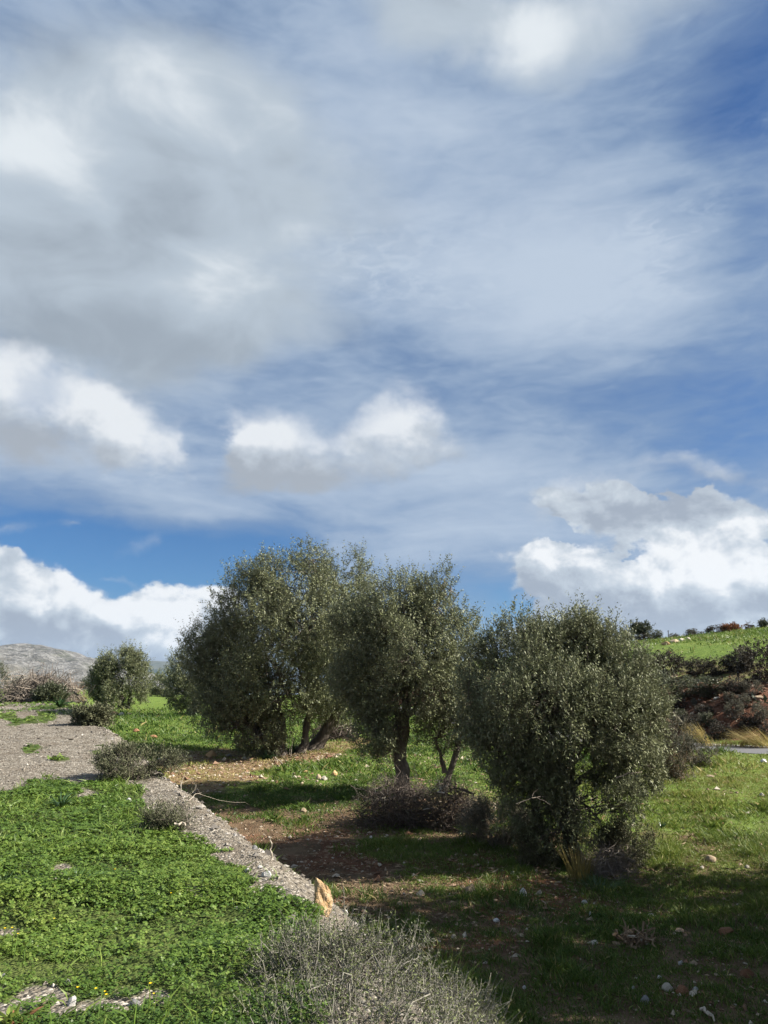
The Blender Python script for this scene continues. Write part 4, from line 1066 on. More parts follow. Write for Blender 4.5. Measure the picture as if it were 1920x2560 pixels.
bush_px('scrub_bush', 'grey-green scrub bush spilling down the gravel bank slope', 335, 1945, 200, 80, 311, 1300, leafmat='sage_leaf', L=.24, per=12, leaf=.05, lw=.008, clump=.3, depth=.9, up=.5, tint0=.5, thr=.48, lobes=8)
bush_px('scrub_bush', 'dark green little bush on the bank edge by the pale stick', 425, 2072, 115, 52, 313, 620, leafmat='sage_leaf', L=.26, per=14, leaf=.034, lw=.005, clump=.2, up=.9, tint0=.35, lobes=9, thr=.50)
bush_px('scrub_bush', 'dull olive scrub at the far end of the gravel bank, below the rounded olive', 230, 1812, 85, 46, 314, 700, leafmat='sage_leaf', L=.4, per=11, leaf=.10, lw=.02, clump=.6, depth=.8, tint0=.45, lobes=8)
tangle_px('brush_heap', 'wide heap of dead grey branches at the far left', 72, 1757, 200, 66, 900, 315, ('dead', 'dead_pale'), rad=.016, lengths=(.9, 2.6), pale=5, leaves=500, leafmat='scrub_grey')
bush_px('green_bush', 'dark green bush in front of the dead branch heap', 118, 1759, 80, 42, 316, 650, leafmat='olive_dark', L=.5, per=11, leaf=.15, lw=.035, clump=.8)
bush_px('rust_bush', 'reddish-brown dry bush right of the dead branch heap', 190, 1757, 58, 48, 317, 420, leafmat='rust_leaf', twigmat='dead', L=.5, per=10, leaf=.13, lw=.03, clump=.9, thr=.49)
bush_px('green_bush', 'bright green round bush rising behind the dead branch heap', 48, 1742, 50, 52, 318, 500, leafmat='olive_dark', L=.6, per=11, leaf=.17, lw=.05, clump=.9, tint0=.85)
bush_px('tall_shrub', 'tall dark shrub cut by the left border, behind the branch heap', -8, 1745, 60, 92, 319, 700, leafmat='olive_dark', L=.6, per=11, leaf=.17, lw=.045, clump=.9)
tangle_px('brush_heap', 'dark brush heap round the foot of the single-trunk olive', 1000, 2078, 225, 122, 700, 321, ('dead_dark', 'dead_pale'), rad=.0055, lengths=(.35, 1.0), pale=4, leaves=420, leafmat='scrub_grey')
tangle_px('brush_heap', 'brushwood between the two nearest olive trees', 1140, 2082, 150, 120, 480, 322, ('dead_dark', 'dead_pale'), rad=.005, lengths=(.3, .8), pale=2, leaves=500, leafmat='scrub_grey')
bush_px('scrub_bush', 'grey-brown leafy scrub left of the nearest olive tree', 1240, 2115, 190, 115, 323, 1700, leafmat='scrub_grey', twigmat='dead', L=.2, per=11, leaf=.034, lw=.008, clump=.25, up=.5)
bush_px('scrub_bush', 'dark leafy undergrowth against the left of the nearest olive trunk', 1360, 2160, 130, 105, 324, 900, leafmat='scrub_leaf', L=.2, per=11, leaf=.036, lw=.008, clump=.25)
bush_px('scrub_bush', 'grey-green undergrowth at the right foot of the nearest olive, by the sunlit grass', 1575, 2165, 160, 110, 325, 1200, leafmat='scrub_leaf', L=.2, per=11, leaf=.034, lw=.009, clump=.25, tint0=.6)
tangle_px('brush_heap', 'dry twigs and straw under the nearest olive tree', 1540, 2200, 150, 70, 260, 326, ('dead', 'dead_pale'), rad=.004, lengths=(.25, .7), pale=3)
bush_px('brown_bush', 'brown dry bush right of the nearest olive, against the red slope', 1690, 1952, 115, 165, 327, 1300, leafmat='scrub_grey', twigmat='brown_twig', L=.35, per=9, leaf=.05, lw=.011, clump=.5, thr=.49, stems=120, up=.8, twig=.005, stem_r=.009, tint0=.4)
tangle_px('dead_shrub', 'bundle of pale bare stems standing in the brown bush', 1668, 1890, 80, 130, 46, 328, ('dead', 'dead_pale'), rad=.008, lengths=(.7, 1.6), pale=3, cat='stems')
bush_px('scrub_bush', 'tan dry scrub at the roadside end, left of the road', 1745, 1915, 105, 75, 329, 700, leafmat='scrub_grey', twigmat='brown_twig', L=.3, per=10, leaf=.06, lw=.012, tint0=.4)
tangle_px('brush_heap', 'dark brush against the leaning stems of the largest olive', 838, 1852, 110, 52, 330, 331, ('dead_dark', 'dead_pale'), rad=.009, lengths=(.5, 1.4), pale=3, leaves=500)
for i, (px, py, w, h, lab) in enumerate(((850, 1786, 85, 46, 'grey scrub beyond the field, seen right of the largest olive'), (925, 1790, 70, 40, 'low grey scrub beyond the field, seen left of the dark single trunk'), (1080, 1800, 80, 50, 'scrub beyond the field, seen behind the forked second stem'))):
    bush_px('scrub_bush', lab, px, py, w, h, 340 + i, 520, leafmat='scrub_grey', twigmat='dead', L=.5, per=10, leaf=.12, lw=.026, clump=.7)

# scrub of the hillside: a few grown once, then copied
protos = {}
def proto(kind):
    if kind in protos: return None
    r = np.random.default_rng(400 + len(protos))
    lm, tw, kw = {'dark': ('heath_leaf', 'dead_dark', dict(n=520, tint0=.35)), 'grey': ('scrub_grey', 'dead', dict(n=480, tint0=.4)), 'green': ('olive_dark', 'twig', dict(n=480, tint0=.85)), 'cushion': ('scrub_grey', 'dead', dict(n=420, tint0=.6, lobes=3))}[kind]
    protos[kind] = bush_mesh(1, .9, 1, r=r, leafmat=lm, twigmat=tw, L=.15, per=10, leaf=.055, lw=.014, clump=.2, stems=30, stem_r=.010, twig=.004, **kw)
HILL = [
    ('dark', 1668, 1690, 105, 66, 'dark mounded bush at the left lower edge of the green meadow'), ('dark', 1742, 1688, 62, 46, 'small dark bush in the middle of the meadow edge'),
    ('dark', 1795, 1686, 84, 44, 'purplish dark bush along the meadow edge, right of the small dark one'), ('grey', 1855, 1676, 110, 58, 'broad grey-brown bush on the meadow edge with stones beside it'),
    ('dark', 1905, 1705, 120, 105, 'largest dark bush of the slope, at the right border under the meadow'), ('green', 1645, 1722, 70, 48, 'yellow-green bush nearest the olive crown on the slope'),
    ('green', 1705, 1742, 95, 52, 'low grey-green bush above the bare red earth'), ('green', 1772, 1742, 110, 52, 'wide grey-green bush in the middle of the scrub slope'), ('dark', 1838, 1738, 70, 44, 'dark low bush between the grassy strip and the red earth'),
    ('cushion', 1826, 1757, 32, 27, 'small round grey cushion plant high on the red cut'), ('cushion', 1863, 1764, 34, 29, 'round grey cushion plant beside a stone on the red cut'), ('cushion', 1736, 1763, 19, 17, 'tiny grey cushion plant on bare red earth'),
    ('cushion', 1838, 1795, 46, 44, 'large pale cushion plant halfway down the red cut'), ('cushion', 1903, 1806, 54, 50, 'large grey cushion plant at the right border of the cut'), ('dark', 1868, 1822, 62, 38, 'dark bush low on the cut above the bending straw grass'),
    ('green', 1772, 1815, 46, 34, 'grey-green bush above the upright straw grass'), ('dark', 1728, 1834, 66, 52, 'dark roadside bush at the foot of the red cut'), ('dark', 1798, 1848, 66, 44, 'dark roadside bush between the two straw grass clumps'),
    ('green', 1700, 1812, 42, 40, 'green bush at the left end of the red cut'), ('dark', 1925, 1846, 52, 40, 'dark roadside bush at the right border behind the straw grass'), ('grey', 1880, 1738, 60, 36, 'grey twiggy bush at the top of the red cut'),
    ('dark', 1760, 1790, 50, 30, 'dark creeping bush on the bare red earth'), ('dark', 1695, 1776, 60, 36, 'dark bush left of the bare red earth patch')]
r_ = np.random.default_rng(450)
for kind, px, py, w, h, lab in HILL:
    proto(kind)
    loc = cast(px, py); k = px_m(loc)
    t = thing({'dark': 'scrub_bush', 'grey': 'scrub_bush', 'green': 'green_bush', 'cushion': 'cushion_plant'}[kind], lab, 'bush', loc, 'scrub on the slope above the road')
    t.rotation_euler = (0, 0, r_.uniform(0, 6.28)); t.scale = (w * k, w * k, h * k)
    link('foliage', protos[kind][0], t); link('stems', protos[kind][1], t)
def crest(px, back=0.0):
    d = ray(px, 1600); d = d[:2] / np.hypot(*d[:2])
    s = np.linspace(40, 150, 500)
    z = height(d[0] * s, d[1] * s)
    k = int(np.argmax(z / s)); q = s[k] + back
    return np.array([d[0] * q, d[1] * q, hz(d[0] * q, d[1] * q)])
SKY_PLANTS = [('green', 1562, 52, 46, 'olive-like tree on the skyline, leftmost beside the near olive crown'), ('green', 1640, 46, 30, 'rounded bush on the skyline right of the two-headed tree'), ('dark', 1612, 80, 24, 'dark hedge bush under the two-headed skyline tree'),
              ('grey', 1686, 26, 15, 'little grey bush on the skyline by the first thin post'), ('grey', 1735, 52, 20, 'thin grey bushes on the skyline before the dark one'), ('dark', 1795, 66, 26, 'dark bush on the skyline touching the rusty bush')]
for kind, px, w, h, lab in SKY_PLANTS:
    loc = crest(px, 2.0); k = px_m(loc); proto(kind)
    t = thing('skyline_bush', lab, 'bush', loc, 'bushes along the hill crest')
    t.rotation_euler = (0, 0, r_.uniform(0, 6.28)); t.scale = (w * k * .9, w * k * .9, h * k * .9)
    link('foliage', protos[kind][0], t); link('stems', protos[kind][1], t)
loc = crest(1832, 1.0); k = px_m(loc)
bush('rust_bush', 'rusty red bush on the skyline of the hill', loc, 54 * k, 17 * k, 460, 360, leafmat='rust_leaf', twigmat='brown_twig', L=.6, per=10, leaf=.2, lw=.05, clump=.8, depth=.6)
loc = crest(1603, 3.0); k = px_m(loc)
olive_tree('two-headed small tree standing clear on the hill skyline', loc, [[loc + np.array([-9 * k, 0, 34 * k]), np.array([11, 11, 9]) * k, 1], [loc + np.array([11 * k, 0, 36 * k]), np.array([14, 13, 14]) * k, 1]], 520, 461,
           [((0, 0, -.2), (-.2, 0, 18 * k), .16), ((.1, 0, -.2), (9 * k, 0, 18 * k), .16)], .1, leafmat='olive_dark', name='skyline_tree', L=.6, per=11, leaf=.24, w=.06, clump=1.0, thr=.42)
loc = crest(1876, .5); k = px_m(loc)
tangle('bare_sapling', 'thin leafless sapling on the skyline near the right border', loc, 26 * k, 14 * k, 27 * k, 26, 462, ('dead_dark', 'dead_dark'), rad=.025, lengths=(.6, 1.3), pale=0, cat='sapling')
loc = crest(1912, .5); bush('skyline_bush', 'small dark shrub at the right border of the skyline', loc, .9, 1.0, 463, 200, leafmat='olive_dark', L=.4, per=9, leaf=.16, lw=.04, clump=.7)
def post(px, hpx, lab):
    loc = crest(px, .8); k = px_m(loc)
    g = Geo(); g.tubes(np.array([[[0, 0, -.3], [.01, 0, hpx * k * .5], [.03, .01, hpx * k]]]), np.array([[.05, .045, .04]]), 5, 0, .5)
    g.tubes(np.array([[[-.10, 0, hpx * k * .86], [.12, 0, hpx * k * .88]]]), np.array([[.02, .02]]), 4, 0, .5)
    o = link('fence_post', g.mesh('fence_post', [M['rust_metal']]), None, loc)
    tag(o, lab, 'post', 'thin fence posts along the skyline')
for px, hp, lab in ((1672, 22, 'thin post on the skyline, nearest the two-headed tree'), (1722, 20, 'thin post on the skyline behind the thin grey bushes'), (1780, 20, 'thin post on the skyline behind the dark bush'), (1841, 22, 'thin post on the skyline behind the rusty bush'), (1907, 22, 'thin post on the skyline nearest the right border')):
    post(px, hp, lab)

# tufts and broad-leaved plants
at = lambda x, y: cast(x, y)
tuft('asphodel', 'clump of long strap leaves rising from the clover, below the bare patch', at(186, 2232), 42, .30, .006, 'squill', 501, .75, tint=(.3, .9))
tuft('asphodel', 'darker strap-leaved clump at the top of the clover patch', at(152, 2018), 40, .34, .008, 'squill', 502, .9, tint=(.1, .5))
tuft('asphodel', 'greyish strap-leaved clump cut by the left border', at(8, 2215), 34, .24, .007, 'squill', 503, .9, tint=(.5, 1))
tuft('asphodel', 'dark leafy clump on the crest of the gravel bank', at(150, 1768), 26, .55, .04, 'squill', 504, .9, tint=(.1, .5))
tuft('rosette_plant', 'broad-leaved rosette with withered brown leaves at the bottom left corner', at(30, 2552), 13, .17, .018, 'cover', 505, 1.3, tint=(.5, 1))
tuft('rosette_plant', 'pale green rosette beside the thorny shrub at the bottom', at(574, 2548), 12, .12, .012, 'cover', 506, 1.0, tint=(.6, 1))
tuft('squill', 'broad dark squill leaves at the foot of the largest olive', at(732, 1884), 26, .52, .03, 'squill', 507, 1.0, bendy=.5, tint=(0, .6))
tuft('squill', 'low bluish leaves in front of the largest olive trunk', at(668, 1898), 34, .42, .028, 'squill', 508, 1.3, tint=(.4, .9))
tuft('straw_tuft', 'tuft of rusty straw grass in front of the nearest olive trunk', at(1452, 2205), 150, .62, .0035, 'straw', 509, .42, cat='grass tuft', bendy=.35, base=.16, tint=(0, .55))
tuft('blue_grass', 'blue-green grass clump at the foot of the rusty straw tuft', at(1500, 2228), 90, .34, .005, 'squill', 510, .8, cat='grass tuft', base=.2, tint=(.4, 1))
tuft('straw_grass', 'upright golden straw grass leaning left beside the road', at(1762, 1866), 200, 1.0, .006, 'straw', 511, .26, cat='grass tuft', bendy=.25, lean=(-.55, 0), base=.28, tint=(.3, 1))
tuft('straw_grass', 'wide golden straw grass bending left by the road at the right border', at(1905, 1869), 300, 1.05, .006, 'straw', 512, .40, cat='grass tuft', bendy=.45, lean=(-.85, 0), base=.6, tint=(.3, 1))
tuft('dry_grass', 'short dry greenish grass at the roadside below the upright straw', at(1800, 1866), 120, .45, .007, 'straw', 513, .7, cat='grass tuft', base=.5, tint=(0, .4))
tuft('dry_grass', 'short dry grass behind the road between the straw clumps', at(1845, 1867), 120, .45, .007, 'straw', 514, .7, cat='grass tuft', base=.6, tint=(0, .5))
tuft('weed', 'small dark weed standing in the sunlit grass right of the nearest olive', at(1655, 2068), 18, .16, .012, 'squill', 515, .8, tint=(0, .4))
tuft('weed', 'withered weed on a dark clod in the sunlit grass', at(1803, 2055), 22, .2, .008, 'straw', 516, .9, tint=(0, .5))
def flower(loc, label, first=[None]):
    if first[0] is None:
        t = thing('yellow_flower', label, 'flower', loc, 'yellow flowers among the clover')
        g = Geo(); g.tubes(np.array([[[0, 0, 0], [.004, .002, .07], [.006, 0, .135]]]), np.array([[.0014, .0013, .0012]]), 4, 0, .6)
        link('stem', g.mesh('stem', [M['cover']]), t)
        g = Geo(); a = np.arange(5) * 1.2566
        D = unit(np.stack([np.cos(a), np.sin(a), np.full(5, .55)], 1)); S = np.stack([-np.sin(a), np.cos(a), 0 * a], 1)
        g.blades(np.tile([[.006, 0, .135]], (5, 1)), D, S, .009, .005, None, 0, .5, .65)
        link('petals', g.mesh('petals', [M['petal']]), t)
        first[0] = t
    else:
        copy_tree(first[0], loc, label, float(rng.uniform(0, 6)), float(rng.uniform(.8, 1.15)))
for px, py, lab in ((185, 2545, 'yellow flower just below the jagged white stone'), (231, 2547, 'yellow flower between the jagged white stone and the paired blooms'), (260, 2540, 'yellow flower left of the long blue-grey stone'), (368, 2546, 'left bloom of the two yellow flowers right of the blue-grey stone'),
                    (378, 2550, 'right bloom of the two yellow flowers right of the blue-grey stone'), (258, 2566, 'yellow flower lowest at the bottom border'), (25, 2378, 'yellow flower near the left border, upper of three'), (42, 2388, 'yellow flower near the left border, farthest right of three'),
                    (3, 2386, 'yellow flower touching the left border'), (286, 2216, 'yellow flower right of the strap-leaved clump'), (425, 2282, 'lone yellow flower in the middle of the clover'), (130, 2345, 'lone yellow flower above the white chip on the left')):
    flower(cast(px, py), lab)

# sticks and stems
def stick(name, label, pts, rad, mat, cat='stick', branches=0, seed=0):
    """a branch through the given world points"""
    r = np.random.default_rng(600 + seed)
    pts = np.array(pts, float); o = pts[0].copy()
    q = np.linspace(0, len(pts) - 1, 9)
    P = np.stack([np.interp(q, np.arange(len(pts)), pts[:, c]) for c in range(3)], 1)[None] - o
    P[:, 1:-1] += r.normal(0, rad * .8, P[:, 1:-1].shape)
    g = Geo(); g.tubes(P, np.linspace(rad, rad * .5, 9)[None], 6, 0, .5)
    for b in range(branches):
        k = r.integers(2, 8); L = np.linalg.norm(P[0, -1] - P[0, 0]) * r.uniform(.2, .45)
        e = P[0, k] + unit(P[0, -1] - P[0, 0] + r.normal(0, .7, 3) * np.linalg.norm(P[0, -1])) * L
        g.tubes(curve(P[:, k], e[None], 5, .3, r), np.linspace(rad * .55, rad * .2, 5)[None], 4, 0, .6)
    return tag(link(name, g.mesh(name, [M[mat]]), None, o), label, cat)
def on(px, py, up=0.0):
    c = cast(px, py); c[2] += up; return c
stick('cut_stick', 'straight pale stick lying on the bank edge below the little bush', [on(434, 2083, .10), on(484, 2083, .10)], .013, 'dead_pale')
stick('forked_twig', 'dead forked twig hanging over the gravel slope', [on(462, 2015, .02), on(452, 1998, .10), on(450, 1985, .18)], .005, 'dead_pale', 'twig', 4, 1)
stick('long_twig', 'thin tan twig leaning over the shaded field from the slope', [on(470, 2012, .05), on(488, 2005, .10), on(505, 1998, .15)], .004, 'dead_pale', 'twig', 2, 2)
stick('dark_twig', 'dark bare twigs on the gravel crest of the slope', [on(340, 1952, .02), on(356, 1945, .12), on(385, 1940, .22)], .008, 'dead_dark', 'twig', 5, 3)
stick('dry_stalk', 'upright reddish dry stalk before the largest olive trunk', [on(705, 1892, -.05), on(706, 1892, .45), on(708, 1892, .85)], .022, 'brown_twig', 'stalk', 2, 4)
stick('dry_stalk', 'bent loop of a dead squill stalk beside the largest olive trunk', [on(724, 1888, 0), on(722, 1888, .5), on(726, 1888, .78), on(732, 1889, .6), on(727, 1892, -.02)], .013, 'dead_pale', 'stalk', 0, 5)
stick('pale_stalk', 'single pale dry stalk on the crest of the gravel bank', [on(168, 1765, 0), on(171, 1765, .3), on(175, 1765, .62)], .012, 'dead_pale', 'stalk', 0, 6)
stick('fallen_branch', 'bleached fallen log right of the brush under the largest olive', [on(884, 1846, .05), on(868, 1838, .18), on(852, 1832, .35)], .06, 'dead_pale', 'log', 2, 7)
stick('fallen_branch', 'curved pale branch on the grass below the low bluish leaves', [on(688, 1903, .12), on(700, 1911, .05), on(716, 1913, .02)], .018, 'dead_pale', 'branch', 1, 8)
stick('bare_branch', 'dark leafless branch reaching out at the left skirt of the largest olive', [on(610, 1855, .35), on(590, 1846, .42), on(570, 1834, .62), on(556, 1825, .85)], .03, 'dead_dark', 'branch', 3, 9)
stick('twisted_root', 'bleached twisted root in the shaded grass at the bottom right', [on(1752, 2530, .02), on(1765, 2545, .07), on(1778, 2548, .03), on(1787, 2560, .02)], .016, 'dead_pale', 'root', 2, 10)
stick('dry_stalk', 'short dry stalk upright in the shaded red soil by the bank foot', [on(678, 2152, 0), on(676, 2152, .12), on(674, 2152, .22)], .010, 'dead_pale', 'stem', 0, 11)
for i, (a, b, lab) in enumerate((((1290, 2010), (1370, 1990), 'pale broken branch across the skirt of the nearest olive'), ((1540, 1945), (1605, 1930), 'pale curved branch on the right skirt of the nearest olive'))):
    A, B_ = ray(*a), ray(*b); yy = d3 - 1.35
    stick('broken_branch', lab, [A * yy / A[1], (A * yy / A[1] + B_ * yy / B_[1]) / 2 + np.array([0, 0, .03]), B_ * (yy + .5) / B_[1]], .007, 'dead', 'branch', 3, 12 + i)
tangle('root_bundle', 'knot of dry tan roots lying in the shaded field', cast(1592, 2362), .34, .22, .16, 34, 520, ('brown_twig', 'dead_pale'), rad=.012, lengths=(.2, .42), pale=1, cat='roots')
tuft('dead_leaves', 'withered brown leaves under the corner rosette', cast(40, 2562), 9, .12, .016, 'rust_leaf', 521, 1.4, cat='dead leaves')

# ------------------------------------------------------------------ rocks and stones
def rock_mesh(seed, cuts=16, div=3, rough=.07):
    import bmesh
    r = np.random.default_rng(seed)
    bm = bmesh.new(); bmesh.ops.create_icosphere(bm, subdivisions=div, radius=1)
    V = np.array([v.co[:] for v in bm.verts]); F = np.array([[v.index for v in f.verts] for f in bm.faces]); bm.free()
    V *= np.array([r.uniform(.85, 1.15), r.uniform(.7, 1), r.uniform(.7, 1)])
    for c in range(cuts):
        n = unit(r.normal(size=3)); d = r.uniform(.55, .86)
        o = V @ n - d; V = V - np.where(o > 0, o, 0)[:, None] * n * .94
    V += unit(V) * (rough * 2 * (noise3(V, .35, seed) - .5) + rough * (noise3(V, .12, seed + 2) - .5))[:, None]
    V /= np.abs(V).max(0)
    return mesh_np('rock', V, [F], [], attrs={'tint': np.full(len(V), .5)}, smooth=False)
ROCKS = {}
def rock(name, label, px, py, w, h, mat, seed, sink=.30, depth=None, tilt=(0, 0), rotz=None, group=None):
    loc = cast(px, py); k = px_m(loc)
    key = (seed % 9, mat)
    if key not in ROCKS:
        me = rock_mesh(700 + seed % 9, 14, 3 if w > 15 else 2); me.materials.append(M[mat]); ROCKS[key] = me
    o = link(name, ROCKS[key], None, loc + np.array([0, 0, h * k * (.5 - sink)]))
    o.scale = (w * k / 2, (depth or w * .8) * k / 2, h * k / 2 * (1 + sink))
    o.rotation_euler = (tilt[0], tilt[1], r_.uniform(-.5, .5) if rotz is None else rotz)
    return tag(o, label, 'rock', group)
def standing_rock():
    loc = cast(806, 2286); k = px_m(loc)
    r = np.random.default_rng(77)
    me = rock_mesh(755, 20, 4, .10); me.materials.append(stone_mat('weathered orange limestone', (.46, .29, .14), (.56, .42, .26), (.27, .18, .11), 20))
    V = np.empty(len(me.vertices) * 3, np.float32); me.vertices.foreach_get('co', V); V = V.reshape(-1, 3).astype(float)
    V = np.sign(V) * np.abs(V) ** .8; V /= np.abs(V).max(0)
    f = np.clip((V[:, 2] + 1) / 2, 0, 1)
    left, right = -.95 + .22 * f, 1 - .1 * f - .95 * f ** 1.7
    V[:, 0] = (left + right) / 2 + V[:, 0] * (right - left) / 2
    V[:, 1] *= 1 - .35 * f
    V += (unit(V) * (.30 * (noise3(V, .5, 5) - .5) + .22 * (noise3(V, .16, 6) - .5))[:, None])
    V = V * np.array([37 * k, 27 * k, 55 * k])
    me.vertices.foreach_set('co', V.astype(np.float32).ravel()); me.update()
    o = link('standing_rock', me, None, loc + np.array([0, 0, 38 * k]))
    o.rotation_euler = (0, -.06, .35)
    tag(o, 'upright orange limestone rock on the bank edge behind the thorny shrub', 'rock')
standing_rock()
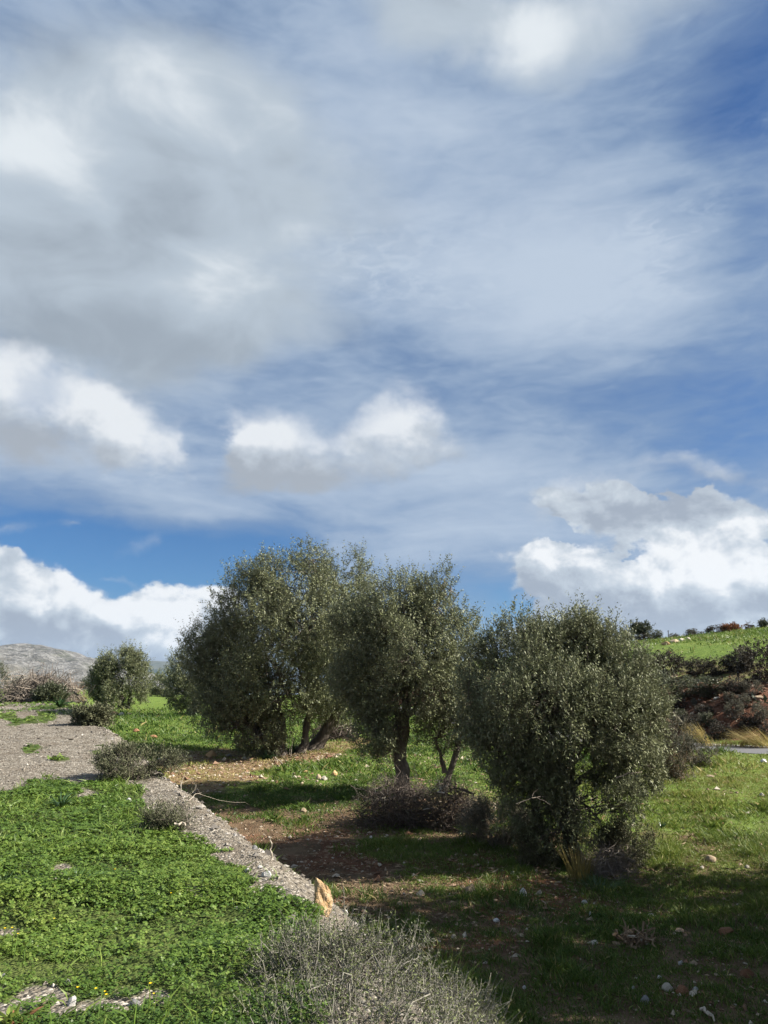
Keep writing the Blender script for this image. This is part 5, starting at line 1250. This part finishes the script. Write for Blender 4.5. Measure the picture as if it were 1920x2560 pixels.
STONES = [
    (528, 1892, 32, 19, 'rock_orange', 'big orange boulder at the edge of the shade left of the largest olive'), (573, 1892, 13, 9, 'rock_grey', 'small grey stone right of the big orange boulder'), (611, 1898, 14, 8, 'rock_pale', 'pale stone between the big boulder and the olive trunk'),
    (340, 1829, 19, 9, 'rock_red', 'reddish clod in the far green field, nearer the bank'), (382, 1845, 25, 10, 'rock_red', 'larger reddish clod in the shaded far field'),
    (266, 1789, 23, 11, 'rock_tan', 'tan rock at the left foot of the rounded olive'), (286, 1788, 21, 11, 'rock_orange', 'orange rock in the middle of the row under the rounded olive'), (303, 1789, 13, 10, 'rock_pale', 'pale narrow rock in the row under the rounded olive'), (321, 1788, 15, 8, 'rock_tan', 'low tan rock at the right of the row under the rounded olive'),
    (260, 1822, 9, 5, 'rock_white', 'white chip on the edge of the gravel bank, farthest off'), (321, 2004, 15, 11, 'rock_white', 'white round stone on the gravel above the clover'),
    (797, 1946, 17, 11, 'rock_tan', 'tan half of the joined pair of stones in the sunlit grass'), (811, 1950, 18, 12, 'rock_pale', 'pale half of the joined pair of stones in the sunlit grass'), (836, 1938, 17, 15, 'rock_orange', 'orange stone just right of the joined pair'),
    (735, 1937, 10, 8, 'rock_tan', 'tan stone with a dark hollow left of the joined pair'), (750, 1911, 15, 6, 'rock_pale', 'flat pale stone in the grass before the squill'), (763, 1931, 16, 6, 'rock_orange', 'flat orange stone between the tan stone and the joined pair'),
    (889, 1954, 13, 8, 'rock_pale', 'pale stone near the brush heap of the single-trunk olive'), (766, 1970, 10, 7, 'rock_pale', 'pale stone at the edge of the middle shade band'), (691, 1957, 10, 8, 'rock_orange', 'small orange stone left in the sunlit grass'), (667, 1886, 15, 11, 'rock_grey', 'grey stone leaning on the largest olive trunk'),
    (759, 2030, 19, 12, 'rock_tan', 'rounded tan stone inside the middle shade band'), (927, 2096, 10, 8, 'rock_white', 'small white stone in the deep shade below the brush heap'), (1016, 2122, 11, 13, 'rock_tan', 'upright tan stone on the shaded soil below the brush heap'), (1022, 2090, 22, 13, 'rock_red', 'reddish clod in the shade below the brush heap'),
    (1176, 2232, 28, 24, 'rock_tan', 'large round tan stone in the shaded soil left of the white round one'), (998, 2266, 19, 17, 'rock_tan', 'stone at the edge of the sunny patch behind the thorny shrub'), (1051, 2238, 24, 15, 'rock_pale', 'pale grey angular stone in the middle of the shaded field'), (1010, 2237, 9, 6, 'rock_white', 'white chip left of the pale grey angular stone'),
    (1135, 2346, 15, 12, 'rock_pale', 'pale stone in the shaded grass right of the spiny shoots'), (1093, 2401, 15, 12, 'rock_orange', 'dull orange stone beside the tip of the thorny shrub'), (1234, 2496, 13, 10, 'rock_tan', 'tan stone at the bottom, right of the low thorny twigs'),
    (617, 2180, 15, 12, 'rock_white', 'white stone on the bank edge at the clover border, upper of three'), (650, 2170, 13, 8, 'rock_white', 'small white stone on the bank edge behind the other two'), (667, 2192, 28, 17, 'rock_white', 'big white stone on the bank edge, nearest the standing rock'), (636, 2124, 17, 14, 'rock_grey', 'grey stone on the bank slope above the white ones'),
    (1308, 2240, 22, 23, 'rock_white', 'egg-shaped white stone on the shaded red soil'), (1282, 2186, 13, 10, 'rock_white', 'smaller white stone behind the egg-shaped one'), (1462, 2258, 17, 9, 'rock_white', 'flat white stone below the rusty straw tuft'), (1476, 2292, 8, 15, 'rock_white', 'thin white splinter of stone standing in the shade'), (1491, 2284, 18, 14, 'rock_red', 'brown stone right of the thin white splinter'),
    (1812, 2336, 50, 23, 'rock_red', 'large flat reddish stone in the shaded grass on the right'), (1777, 2154, 28, 18, 'rock_tan', 'tan rock with a dark side in the sunlit grass on the right'), (1755, 2172, 12, 9, 'rock_pale', 'small pale stone below the tan rock in the sunlit grass'), (1571, 2030, 17, 12, 'rock_orange', 'orange stone under the low right branch of the nearest olive'), (1608, 2048, 11, 11, 'rock_pale', 'pale stone in the sunlit grass right of the nearest olive'),
    (1669, 2476, 31, 20, 'rock_pale', 'pale oval stone in the bottom right shade'), (1708, 2484, 37, 23, 'rock_red', 'red-brown stone right of the pale oval one'), (1740, 2478, 17, 13, 'rock_white', 'bluish-white stone beside the red-brown one'), (1614, 2508, 27, 23, 'rock_grey', 'angular grey stone below the pale oval one'), (1582, 2472, 11, 9, 'rock_white', 'little square white stone left of the pale oval one'),
    (1649, 2446, 10, 9, 'rock_white', 'tiny white stone behind the pale oval one'), (1702, 2411, 13, 11, 'rock_white', 'white stone in the grass above the red-brown one'), (1868, 2440, 35, 22, 'rock_red', 'brown stone in the deep grass near the right border'), (1311, 2471, 11, 9, 'rock_white', 'bright white chip in the bottom shade'), (1241, 2304, 18, 10, 'rock_white', 'white stone with a dark hollow, lower than the egg-shaped one'), (1287, 2330, 23, 11, 'rock_tan', 'flat tan stone in the shaded grass under the red soil'),
    (1601, 2291, 15, 12, 'rock_tan', 'tan stone in the shade left of the flat long one'), (1630, 2290, 23, 7, 'rock_pale', 'flat long pale stone in the shaded grass'), (1690, 2196, 23, 8, 'rock_tan', 'flat tan stone at the border of sun and shade'), (1868, 2171, 13, 10, 'rock_pale', 'pale stone in the sunlit grass near the right border'), (1870, 2036, 13, 8, 'rock_pale', 'pale pinkish stone high in the sunlit grass on the right'), (1486, 2358, 24, 10, 'rock_pale', 'row-like pale stone beside the knot of roots'),
    (1803, 2062, 17, 10, 'rock_red', 'dark clod carrying the withered weed'), (1905, 1992, 15, 11, 'rock_pale', 'pale stone by the flat weeds at the right border'), (1910, 1905, 18, 9, 'rock_white', 'white stone on the near edge of the road'), (1735, 1905, 22, 15, 'rock_pale', 'pale rock at the roadside in the tan scrub'), (1776, 1942, 26, 6, 'rock_tan', 'flat tan stone in the weeds below the road'),
    (178, 2512, 25, 26, 'rock_white', 'jagged white stone on the bare ground at the bottom left'), (338, 2512, 28, 15, 'rock_grey', 'long blue-grey stone at the clover hollow'), (118, 2514, 29, 15, 'rock_tan', 'tan stone beside the small white and grey pair'), (89, 2525, 14, 17, 'rock_white', 'white upright stone touching a small grey one'), (76, 2524, 12, 12, 'rock_grey', 'small grey stone touching the white upright one'), (75, 2556, 20, 13, 'rock_grey', 'flat grey stone by the corner rosette'), (168, 2460, 17, 15, 'rock_grey', 'dark grey stone in the clover edge above the jagged white one'), (148, 2533, 8, 7, 'rock_pale', 'little pale stone below the jagged white one'), (8, 2442, 16, 9, 'rock_grey', 'grey stone cut by the left border'),
    (338, 2296, 11, 7, 'rock_white', 'white chip in the middle of the clover'), (590, 2272, 13, 8, 'rock_white', 'white chip in the clover left of the standing rock'), (96, 2368, 11, 6, 'rock_white', 'white chip in the clover on the left'), (494, 2232, 10, 8, 'rock_pale', 'pale chip in the thin clover patch'),
    (1665, 1612, 24, 10, 'rock_orange', 'orange rock in the ledge on the hill meadow, left end'), (1686, 1607, 26, 11, 'rock_tan', 'tan rock in the middle of the ledge on the hill meadow'), (1705, 1603, 20, 9, 'rock_pale', 'pale rock in the ledge on the hill meadow'), (1721, 1599, 15, 7, 'rock_pale', 'small pale rock at the right end of the meadow ledge'), (1672, 1633, 13, 8, 'rock_red', 'red clod on the meadow above the dark bush'),
    (1790, 1747, 20, 7, 'rock_pale', 'flat pale slab at the top of the red cut'), (1845, 1742, 18, 8, 'rock_tan', 'tan slab at the top of the red cut right of the pale one'), (1895, 1745, 26, 8, 'rock_tan', 'long tan ledge stone at the top right of the red cut'), (1878, 1648, 14, 7, 'rock_white', 'white stone among the bushes below the meadow'), (1840, 1672, 16, 10, 'rock_tan', 'tan stone in the broad grey-brown bush')]
for i, (px, py, w, h, mat, lab) in enumerate(STONES):
    rock('stone' if w < 20 else 'rock', lab, px, py, w, h, mat, i * 5 + 3)
